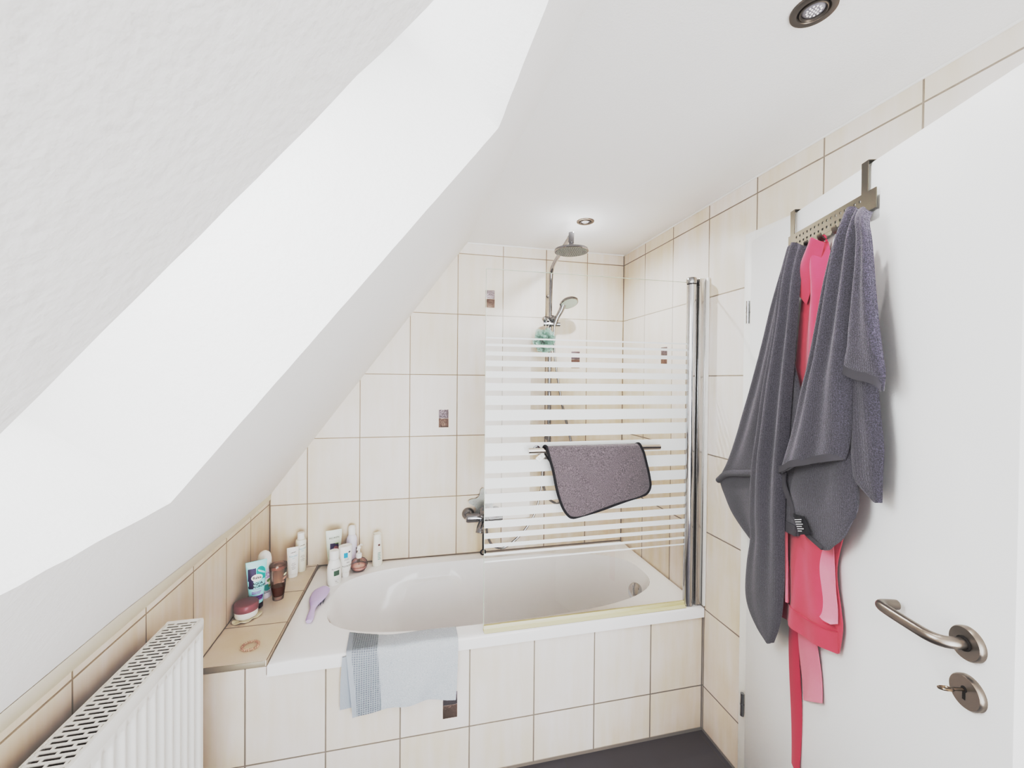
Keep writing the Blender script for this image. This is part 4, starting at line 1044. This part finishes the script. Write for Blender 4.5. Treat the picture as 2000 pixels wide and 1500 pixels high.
coons(bm, [(-1.441, .528), (-1.444, .48), (-1.447, .42), (-1.448, .345)], [(-1.36, .528), (-1.36, .48), (-1.36, .42), (-1.36, .352)], None, None, 10, 14, lambda s, t: .002 + .0015 * math.sin(4 * t), pl_y(-.752))
solid(obj('towel_back_layer', bm, BHEM, bt, recalc=False), 0.003)

# ================================================================== BOTTLES AND SMALL THINGS
def face_cam(x, y, off=0.0):
    d = Vector((CAMP.x - x, CAMP.y - y)); return math.atan2(d.x, -d.y) + math.radians(off)
class Loft:
    """squeezed bottle shape: sections (z, half width, half depth)"""
    def __init__(s, secs, n=36, p=2.0): s.secs = secs; s.n = n; s.p = p
    def at(s, z):
        q = s.secs
        for a, b in zip(q, q[1:]):
            if a[0] <= z <= b[0]:
                t = (z - a[0]) / max(1e-9, b[0] - a[0]); return a[1] + (b[1] - a[1]) * t, a[2] + (b[2] - a[2]) * t
        return (q[0][1], q[0][2]) if z < q[0][0] else (q[-1][1], q[-1][2])
    def build(s, bm, mi=0, z0=None, z1=None, grow=0.0, cap=True):
        rings = []
        for z, rx, ry in s.secs:
            R_ = []
            for k in range(s.n):
                a = 2 * PI * k / s.n; c, sn = math.cos(a), math.sin(a)
                e = 2 / s.p
                R_.append(bm.verts.new(((rx + grow) * math.copysign(abs(c) ** e, c), (ry + grow) * math.copysign(abs(sn) ** e, sn), z)))
            rings.append(R_)
        for A, B in zip(rings, rings[1:]):
            for k in range(s.n): f = bm.faces.new((A[k], A[(k + 1) % s.n], B[(k + 1) % s.n], B[k])); f.material_index = mi
        if cap:
            for R_ in (rings[0], rings[-1]): f = bm.faces.new(R_); f.material_index = mi
    def front(s, eps=0.0004):
        def P(x, z):
            rx, ry = s.at(z); q = min(0.985, abs(x) / max(rx, 1e-6)); return Vector((x, -(ry * (1 - q ** s.p) ** (1 / s.p)) - eps, z))
        return P
def bottle(name, label, x, y, z, off, body, body_mat, cat='bottle', group='toiletries along the tub edge', part='bottle_body'):
    t = thing(name, label, cat, (x, y, z), face_cam(x, y, off), group)
    bm = newbm(); body.build(bm); obj(part, bm, body_mat, t, local=True, angle=45)
    return t
def part(t, name, fn, m, label=None):
    bm = newbm(); fn(bm); return obj(name, bm, m, t, local=True, angle=45, label=label)
ZL, ZT = 0.5412, 0.5353
G1 = 'toiletries on the tiled ledge'; G2 = 'toiletries on the rim of the bathtub'

# cream jar on a crumpled pad
pad = thing('cotton_cloth', 'small crumpled cream cloth lying under the jar on the tiled ledge', 'cloth', (-1.852, -0.442, ZL))
bm = newbm(); random.seed(5); n_ = 40
ring_ = []
for q in (0.0, 0.4, 0.75, 1.0):
    ring_.append([bm.verts.new((-1.848 + q * (0.046 + 0.006 * math.sin(3 * a + 1) + 0.004 * math.sin(5 * a)) * math.cos(a), -0.446 + q * (0.052 + 0.006 * math.sin(2 * a)) * math.sin(a), ZL + 0.0022 + (0.0035 * (1 + math.sin(7 * a)) * (q ** 3)))) for a in [2 * PI * k / n_ for k in range(n_)]])
for A, B in zip(ring_, ring_[1:]):
    for k in range(n_): bm.faces.new((A[k], A[(k + 1) % n_], B[(k + 1) % n_], B[k]))
solid(obj('cloth_sheet', bm, mat('cream_cotton', (228, 221, 204), 0.9, spec=0.1, bump=(200, 0.001, 2)), pad, recalc=False), 0.002)
jar = thing('cream_jar', 'low white cream jar with a dull burgundy lid at the front of the tiled ledge', 'jar', (-1.850, -0.440, ZL + 0.0045), 0, G1)
part(jar, 'jar_body', lambda bm: lathe(bm, [(0, 0), (0.036, 0), (0.0395, 0.004), (0.041, 0.012), (0.041, 0.031), (0.0, 0.031)], 40), PW)
part(jar, 'jar_lid', lambda bm: lathe(bm, [(0, 0.027), (0.0425, 0.027), (0.043, 0.030), (0.043, 0.050), (0.041, 0.0535), (0.038, 0.0545), (0, 0.0545)], 40), mat('burgundy_lid', (152, 110, 117), 0.35))

# turquoise body-lotion tube
AQUA = mat('aqua_tube', (168, 216, 220), 0.3); PURD = mat('deep_purple_print', (62, 48, 96), 0.4, var=0.2); TEAL = mat('teal_swirl', (60, 158, 156), 0.4, var=0.2); PUR = mat('violet_print', (150, 104, 176), 0.5)
NAVY = mat('navy_cap', (40, 34, 52), 0.35)
bd = Loft([(0.022, 0.0235, 0.0215), (0.05, 0.027, 0.021), (0.09, 0.0305, 0.018), (0.14, 0.0345, 0.011), (0.172, 0.037, 0.004), (0.178, 0.0375, 0.0018), (0.192, 0.038, 0.0016)])
t = bottle('lotion_tube', 'turquoise and purple lotion tube standing on its dark cap behind the jar', -1.837, -0.372, ZL, 6, bd, AQUA, 'tube', G1, 'tube_body')
part(t, 'tube_cap', lambda bm: lathe(bm, [(0, 0), (0.022, 0), (0.0235, 0.002), (0.0238, 0.021), (0.0, 0.0215)], 32), NAVY)
def lab(bm):
    P = bd.front(); P2 = bd.front(0.0008); P3 = bd.front(0.0012)
    put_rect(bm, -0.030, -0.002, 0.116, 0.164, P, 0); put_rect(bm, -0.027, -0.012, 0.085, 0.116, P, 0)
    put_oval(bm, 0.015, 0.148, 0.016, 0.020, P, 1); put_rect(bm, 0.004, 0.030, 0.118, 0.146, P, 1)
    for k in range(3): put_oval(bm, 0.010 + 0.007 * k, 0.152 - 0.004 * k, 0.0035, 0.008, P2, 4, 16, 0.8)
    put_oval(bm, 0.001, 0.127, 0.0205, 0.0135, P2, 2)
    put_text(bm, 'Balea', 0.0145, 0.001, 0.1225, P3, mi=3, bold=0.0002)
    put_text(bm, 'AQUA', 0.0125, 0.003, 0.0995, P2, mi=3, bold=0.0003); put_text(bm, 'HYALURON', 0.0112, 0.001, 0.0880, P2, mi=3, bold=0.0003)
    put_rect(bm, -0.012, 0.012, 0.081, 0.0825, P2, 5)
    for k in range(3): put_rect(bm, -0.018, 0.016 - 0.002 * k, 0.071 - 0.004 * k, 0.073 - 0.004 * k, P2, 5)
    put_rect(bm, -0.026, 0.026, 0.052, 0.0555, P, 5); put_rect(bm, -0.026, 0.026, 0.042, 0.052, P, 0); put_rect(bm, -0.018, 0.018, 0.0455, 0.0485, P2, 5); put_rect(bm, -0.025, 0.025, 0.036, 0.042, P, 5)
part(t, 'printed_label', lab, [PURD, TEAL, PW, INK, AQUA, PUR])

# aerosol with white dome cap
CANW = mat('can_lavender_white', (226, 222, 232), 0.3); GRN = mat('aloe_green', (122, 150, 92), 0.5); CUC = mat('pale_cucumber', (214, 216, 190), 0.5)
bd2 = Loft([(0, 0.025, 0.025), (0.003, 0.0265, 0.0265), (0.120, 0.0265, 0.0265), (0.130, 0.0262, 0.0262)])
t = bottle('spray_can', 'aerosol can with a white dome cap and green plant picture behind the turquoise tube', -1.834, -0.287, ZL, 14, bd2, CANW, 'spray can', G1, 'can_body')
part(t, 'dome_cap', lambda bm: lathe(bm, [(0.0268, 0.130), (0.0272, 0.134), (0.0268, 0.165), (0.024, 0.182), (0.018, 0.192), (0.009, 0.198), (0, 0.199)], 32), PW)
def lab(bm):
    P = bd2.front(); P2 = bd2.front(0.0008)
    put_rect(bm, -0.024, 0.024, 0.046, 0.060, P, 0); put_oval(bm, 0.004, 0.048, 0.017, 0.014, P, 0); put_oval(bm, 0.010, 0.078, 0.009, 0.006, P2, 1, rot=0.5)
    for k in range(3): put_oval(bm, 0.014, 0.071 - 0.009 * k, 0.0075, 0.0045, P2, 2 if k < 2 else 1, rot=0.3)
    put_text(bm, 'Soft', 0.020, 0.004, 0.105, P2, mi=3, shear=0.3); put_text(bm, 'Care', 0.020, 0.006, 0.089, P2, mi=3, shear=0.3)
    for k in range(2): put_rect(bm, -0.010, 0.016, 0.030 - 0.005 * k, 0.032 - 0.005 * k, P, 4)
part(t, 'printed_label', lab, [TEAL, GRN, CUC, PUR, INKG])

# upside-down clear bottle with brown rest
CLEAR = thin_glass('clear_plastic_brown', (0.94, 0.88, 0.85), 0.9, 0.03); CLR = thin_glass('clear_plastic', (0.95, 0.94, 0.93), 0.9, 0.03)
BRN = mat('brown_gel', (112, 68, 60), 0.25); BRNS = mat('brown_smear', (176, 148, 138), 0.4, var=0.3)
bd3 = Loft([(0.0, 0.021, 0.019), (0.012, 0.0225, 0.0205), (0.018, 0.0235, 0.021), (0.06, 0.029, 0.0245), (0.11, 0.033, 0.028), (0.146, 0.035, 0.0295), (0.152, 0.033, 0.028)])
t = bottle('gel_bottle', 'see-through brownish bottle standing upside down on the ledge with a little dark brown gel left', -1.771, -0.318, ZL, 18, bd3, CLEAR, 'bottle', G1)
part(t, 'clear_cap', lambda bm: Loft([(0.001, 0.0195, 0.0175), (0.014, 0.0195, 0.0175)]).build(bm), mat('clear_cap', (190, 176, 168), 0.15))
part(t, 'gel_rest', lambda bm: Loft([(0.016, 0.020, 0.0175), (0.022, 0.0225, 0.0195), (0.056, 0.0268, 0.0228)]).build(bm), BRN)
part(t, 'brown_bottom', lambda bm: Loft([(0.132, 0.0325, 0.0272), (0.145, 0.0332, 0.0278), (0.1455, 0.022, 0.018)]).build(bm, cap=False), BRNS)
def lab(bm):
    P = bd3.front(0.0006)
    put_oval(bm, 0.018, 0.092, 0.009, 0.006, P, 0, rot=0.4); put_oval(bm, 0.020, 0.108, 0.008, 0.005, P, 1, rot=0.4); put_oval(bm, 0.012, 0.078, 0.006, 0.003, P, 0)
part(t, 'printed_label', lab, [BRNS, CUC])

# white tube and its matching bottle
bd4 = Loft([(0.016, 0.0225, 0.0165), (0.05, 0.0235, 0.016), (0.10, 0.0245, 0.011), (0.127, 0.0255, 0.0035), (0.140, 0.026, 0.0015)])
t = bottle('skin_care_tube', 'small flat white tube standing on its cap in front of the matching white bottle', -1.768, -0.114, ZL, 4, bd4, PW, 'tube', G1, 'tube_body')
part(t, 'tube_cap', lambda bm: Loft([(0, 0.0205, 0.0155), (0.015, 0.0222, 0.0165), (0.0155, 0.02, 0.015)]).build(bm), PW)
def illeg(bm, P, x, zt, k=1.0):
    # small print too fine to read: short strokes, with the larger line as drawn in the photo
    for q in range(7): put_rect(bm, x - 0.011 + 0.0031 * q, x - 0.0088 + 0.0031 * q, zt + 0.0004 * q, zt + 0.0032 + 0.0004 * q, P, 0, 1, 1)
    put_text(bm, 'Nectar', 0.0122 * k, x, zt - 0.017 * k, P, mi=1, rot=0.10); put_text(bm, 'hair', 0.0078 * k, x, zt - 0.026 * k, P, mi=1, rot=0.10)
    for q, wd in enumerate((0.014, 0.020, 0.010, 0.018, 0.014)): put_rect(bm, x - wd / 2, x + wd / 2, zt - 0.047 * k - 0.0065 * q, zt - 0.0455 * k - 0.0065 * q, P, 2, 4, 1)
part(t, 'printed_label', lambda bm: illeg(bm, bd4.front(), 0.002, 0.114), [INK, TEALINK, INKG])
bd5 = Loft([(0, 0.0225, 0.0225), (0.003, 0.0242, 0.0242), (0.146, 0.0242, 0.0242), (0.154, 0.0225, 0.0225), (0.157, 0.016, 0.016)])
t = bottle('care_bottle', 'slim white bottle with a narrow screw cap in the corner behind the small white tube', -1.748, -0.053, ZL, 8, bd5, PW2, 'bottle', G1)
part(t, 'screw_cap', lambda bm: lathe(bm, [(0.0165, 0.157), (0.0165, 0.186), (0.015, 0.188), (0, 0.188)], 28), PW)
part(t, 'printed_label', lambda bm: illeg(bm, bd5.front(), 0.004, 0.128), [INK, TEALINK, INKG])

# pale tube with coloured print
bd6 = Loft([(0.018, 0.0225, 0.019), (0.06, 0.0275, 0.018), (0.12, 0.033, 0.012), (0.180, 0.037, 0.003), (0.203, 0.038, 0.0015)])
t = bottle('hair_care_tube', 'tall pale green-white tube with a dark purple picture, rearmost left of the rim group', -1.592, -0.078, ZT, 6, bd6, PMINT, 'tube', G2, 'tube_body')
part(t, 'tube_cap', lambda bm: lathe(bm, [(0, 0), (0.022, 0), (0.0228, 0.017), (0, 0.0175)], 28), PMINT)
def lab(bm):
    P = bd6.front(); P2 = bd6.front(0.0008)
    put_text(bm, 'REDKEN', 0.0125, 0.001, 0.162, P, mi=0, rot=0.06); put_rect(bm, -0.018, 0.020, 0.085, 0.140, P, 1); put_rect(bm, 0.004, 0.020, 0.136, 0.140, P2, 2); put_oval(bm, 0.008, 0.115, 0.011, 0.012, P2, 3)
    put_rect(bm, -0.018, 0.020, 0.062, 0.083, P, 0)
part(t, 'printed_label', lab, [INK, PURD, GRN, mat('mauve_print', (170, 120, 130), 0.5)])
bd7 = Loft([(0, 0.030, 0.024), (0.004, 0.0322, 0.0255), (0.072, 0.0322, 0.0255), (0.086, 0.0305, 0.0245), (0.100, 0.0255, 0.0225), (0.112, 0.0215, 0.021), (0.116, 0.0210, 0.0210)])
t = bottle('shampoo_bottle', 'rounded white shampoo bottle with a dark green label, foremost on the rim beside the hairbrush', -1.566, -0.212, ZT, 26, bd7, PW, 'bottle', G2)
part(t, 'bottle_cap', lambda bm: lathe(bm, [(0.0212, 0.117), (0.0210, 0.150), (0.0195, 0.155), (0, 0.156)], 30), PW)
def lab(bm):
    P = bd7.front()
    put_text(bm, 'REDKEN', 0.0105, -0.001, 0.072, P, mi=0); put_rect(bm, -0.013, 0.013, 0.044, 0.067, P, 1); put_rect(bm, -0.011, 0.011, 0.024, 0.0245, P, 0, 6, 1); put_text(bm, 'TL', 0.011, -0.002, 0.013, P, mi=0); put_rect(bm, -0.011, 0.011, 0.008, 0.0085, P, 0, 6, 1)
part(t, 'printed_label', lab, [INK, mat('dark_green_print', (92, 118, 104), 0.5, var=0.3)])
bd8 = Loft([(0.024, 0.0205, 0.0185), (0.040, 0.0265, 0.0215), (0.060, 0.0295, 0.0230), (0.142, 0.0318, 0.0235), (0.148, 0.0310, 0.0225), (0.1485, 0.0285, 0.0205), (0.1470, 0.0270, 0.0190)])
t = bottle('conditioner_bottle', 'white conditioner bottle with a blue label standing upside down on its cap', -1.528, -0.146, ZT, 24, bd8, PW, 'bottle', G2)
part(t, 'flip_cap', lambda bm: lathe(bm, [(0, 0), (0.017, 0), (0.0178, 0.003), (0.0195, 0.0235), (0, 0.024)], 30), PW)
def lab(bm):
    P = bd8.front()
    put_rect(bm, -0.016, 0.002, 0.096, 0.120, P, 1); put_oval(bm, 0.010, 0.121, 0.006, 0.004, P, 2); put_text(bm, 'REDKEN', 0.0115, 0.0, 0.0600, P, mi=0, rot=PI); put_text(bm, 'NBC', 0.009, 0.002, 0.075, P, mi=0, rot=PI)
    for k in range(3): put_rect(bm, -0.014, 0.008, 0.083 + 0.004 * k, 0.0845 + 0.004 * k, P, 2, 4, 1)
part(t, 'printed_label', lab, [INK, mat('blue_print', (84, 152, 186), 0.5, var=0.3), INKG])
bd9 = Loft([(0, 0.024, 0.024), (0.003, 0.0262, 0.0262), (0.128, 0.0262, 0.0262), (0.142, 0.0245, 0.0245), (0.154, 0.019, 0.019), (0.160, 0.0155, 0.0155)])
t = bottle('mousse_can', 'tall pale lilac aerosol can with a rounded cap behind the upside-down bottle', -1.515, -0.032, ZT, 20, bd9, LILACW, 'spray can', G2, 'can_body')
part(t, 'round_cap', lambda bm: lathe(bm, [(0.0175, 0.160), (0.018, 0.164), (0.0178, 0.190), (0.015, 0.201), (0.008, 0.206), (0, 0.207)], 28), PW)
part(t, 'printed_label', lambda bm: [put_rect(bm, 0.013, 0.018, 0.040, 0.096, bd9.front(), 0, 4, 8) for k in range(1)], [INKG])
# round pump dispenser
t = thing('pump_dispenser', 'round clear pump dispenser with pink soap at the bottom on the tub rim', 'soap dispenser', (-1.472, -0.098, ZT), face_cam(-1.472, -0.098, 60), G2)
sph = [(0.0205, 0.0), (0.030, 0.006), (0.0375, 0.016), (0.0408, 0.030), (0.0385, 0.044), (0.030, 0.055), (0.018, 0.062), (0.0115, 0.066)]
part(t, 'clear_flask', lambda bm: lathe(bm, [(0, 0.0)] + sph, 36), thin_glass('pink_clear_plastic', (0.985, 0.955, 0.95), 0.9, 0.02))
PINKS = mat('pink_soap', (246, 216, 210), 0.2)
part(t, 'pink_soap', lambda bm: lathe(bm, [(0, 0.002), (0.020, 0.002), (0.029, 0.0075), (0.036, 0.016), (0.0385, 0.0245), (0, 0.0245)], 36), PINKS)
part(t, 'pump_collar', lambda bm: lathe(bm, [(0.0135, 0.064), (0.0138, 0.084), (0.0125, 0.087), (0.006, 0.088)], 24), PW)
def pump(bm):
    tube(bm, [(0, 0, 0.088), (0, 0, 0.112)], 0.0052, 14); lathe(bm, [(0.0085, 0.110), (0.009, 0.116), (0.007, 0.122), (0, 0.123)], 18)
    tube(bm, spline([(0, 0, 0.117), (0.012, 0, 0.121), (0.022, 0, 0.1205), (0.030, 0, 0.115)], 12), 0.0042, 12)
    tube(bm, spline([(0, 0, 0.117), (-0.012, 0, 0.112), (-0.018, 0, 0.107)], 8), 0.0036, 10)
part(t, 'pump_head', pump, PW)
part(t, 'dip_tube', lambda bm: tube(bm, [(0, 0, 0.006), (0.002, 0, 0.064)], 0.002, 8), CLR)
bd10 = Loft([(0, 0.0245, 0.018), (0.004, 0.0262, 0.0195), (0.03, 0.0262, 0.0195), (0.08, 0.0235, 0.018), (0.13, 0.0205, 0.0165), (0.155, 0.019, 0.0155), (0.160, 0.0175, 0.0145)])
t = bottle('shampoo_bottle', 'slim tapered white bottle standing alone at the right end of the row against the tiles', -1.388, -0.054, ZT, 30, bd10, PW2, 'bottle', G2)
part(t, 'slanted_top', lambda bm: [quad(bm, [(-0.017, -0.0135, 0.1602), (0.017, -0.0135, 0.1602), (0.017, 0.0135, 0.1660), (-0.017, 0.0135, 0.1660)]), quad(bm, [(-0.017, 0.0135, 0.1600), (0.017, 0.0135, 0.1600), (0.017, 0.0135, 0.1660), (-0.017, 0.0135, 0.1660)])], PW2)
def lab(bm):
    P = bd10.front()
    for k in range(5): put_rect(bm, -0.008, 0.008 - 0.002 * (k % 2), 0.066 - 0.008 * k, 0.070 - 0.008 * k, P, 0, 4, 1)
    put_rect(bm, -0.0085, -0.008, 0.034, 0.070, P, 0, 1, 8)
part(t, 'printed_label', lab, [mat('sage_print', (150, 176, 172), 0.6)])
part(t, 'brown_mark', lambda bm: put_rect(bm, -0.006, 0.005, 0.103, 0.112, bd10.front(), 0, 3, 2), mat('brown_print', (120, 92, 88), 0.5))

# detangling brush on the rim
LIL = mat('lilac_plastic', (202, 193, 225), 0.28)
br = thing('hairbrush', 'lilac detangling hairbrush lying bristles down on the left rim of the bathtub', 'hairbrush', (-1.605, -0.40, ZT))
HB = [(-0.530, 0.010, -1.600), (-0.522, 0.0135, -1.600), (-0.500, 0.0140, -1.6015), (-0.470, 0.0115, -1.6035), (-0.440, 0.0115, -1.605), (-0.418, 0.017, -1.605), (-0.395, 0.026, -1.604), (-0.365, 0.0325, -1.603), (-0.335, 0.0350, -1.602), (-0.310, 0.0345, -1.601), (-0.292, 0.0300, -1.599), (-0.283, 0.020, -1.596)]
P_ = spline([(a, c, b) for a, b, c in HB], 44)
def brush(bm):
    rings = []
    for i, p in enumerate(P_):
        yv, xv, hw = p[0], p[1], p[2]
        q = i / 43; z0 = ZT + 0.0075 + 0.008 * min(1, q * 2.0) ; th_ = 0.0062 if q > 0.4 else 0.0068
        R_ = []
        for k in range(20):
            a = 2 * PI * k / 20; R_.append(bm.verts.new((xv + hw * math.cos(a), yv, z0 + th_ * math.sin(a) + (0.004 * (1 - math.cos(a) ** 2) if q > 0.4 else 0))))
        rings.append(R_)
    for A, B in zip(rings, rings[1:]):
        for k in range(20): bm.faces.new((A[k], A[(k + 1) % 20], B[(k + 1) % 20], B[k]))
    bm.faces.new(rings[0]); bm.faces.new(rings[-1])
bm = newbm(); brush(bm); obj('brush_body', bm, LIL, br, angle=60)
bm = newbm()
for i in range(-3, 4):
    for j in range(9):
        y = -0.400 + j * 0.0125; x = -1.603 + i * 0.0085
        if abs(i * 0.0085) < 0.031 - 0.004 * max(0, 2 - j): tube(bm, [(x, y, ZT + 0.0005), (x, y, ZT + 0.013)], [0.0009, 0.0014], 6)
obj('bristles', bm, mat('grey_bristles', (96, 98, 118), 0.5), br)

# spiral hair tie
bm = newbm()
pts = []
for k in range(26 * 12):
    a = 2 * PI * k / (26 * 12); b_ = 2 * PI * 26 * k / (26 * 12)
    r_ = 0.0255 + 0.0032 * math.cos(b_); pts.append((-1.7615 + r_ * math.cos(a), -0.649 + r_ * math.sin(a), ZL + 0.0046 + 0.0032 * math.sin(b_)))
tube(bm, pts, 0.0013, 5, closed=True)
ht = rebase(obj('hair_tie', bm, mat('rose_hair_tie', (212, 182, 170), 0.25))); tag(ht, 'rose-beige spiral hair tie lying on the front tile of the ledge', 'hair tie')

# ================================================================== LIGHT
w = bpy.data.worlds.new('daylight'); S.world = w; w.use_nodes = True
bg = w.node_tree.nodes['Background']; bg.inputs[0].default_value = (0.96, 0.98, 1.0, 1); bg.inputs[1].default_value = 1.15
def area(name, loc, direction, sx, sy, power, color):
    l = bpy.data.lights.new(name, 'AREA'); l.shape = 'RECTANGLE'; l.size = sx; l.size_y = sy; l.energy = power; l.color = color
    o = bpy.data.objects.new(name, l); COL.objects.link(o); o.location = loc
    o.rotation_euler = Vector(direction).to_track_quat('-Z', 'Y').to_euler()
    return o
area('skylight_daylight', cen + NRM * 0.10, -NRM, 0.95, 0.5, 7.0, (0.95, 0.98, 1.0))
def sun(name, d, e, ang, col):
    l = bpy.data.lights.new(name, 'SUN'); l.energy = e; l.angle = math.radians(ang); l.color = col
    o = bpy.data.objects.new(name, l); COL.objects.link(o); o.location = (-0.8, -4.0, 1.4)
    o.rotation_euler = Vector(d).to_track_quat('-Z', 'Y').to_euler()
sun('rear_fill_sun', (-0.12, 1.0, 0.04), 0.75, 50, (0.98, 0.99, 1.0))  # soft fill added through the open rear, not a known window
sun('upward_fill_sun', (-0.30, 0.80, 0.45), 1.15, 60, (0.98, 0.99, 1.0))  # upward fill added from behind to brighten ceiling and slope
def spot(name, x, y, power, size):
    l = bpy.data.lights.new(name, 'SPOT'); l.energy = power; l.spot_size = math.radians(165); l.spot_blend = 1.0; l.shadow_soft_size = size; l.color = (1.0, 0.985, 0.96)
    o = bpy.data.objects.new(name, l); COL.objects.link(o); o.location = (x, y, HC - 0.020)
spot('shower_spot_fill', -0.4325, -0.441, 12.0, 0.012)  # fixture itself is off; light added here to brighten the tub
spot('room_spot_fill', -0.4285, -1.585, 2.5, 0.012)  # weaker fill added at the other unlit ceiling fixture
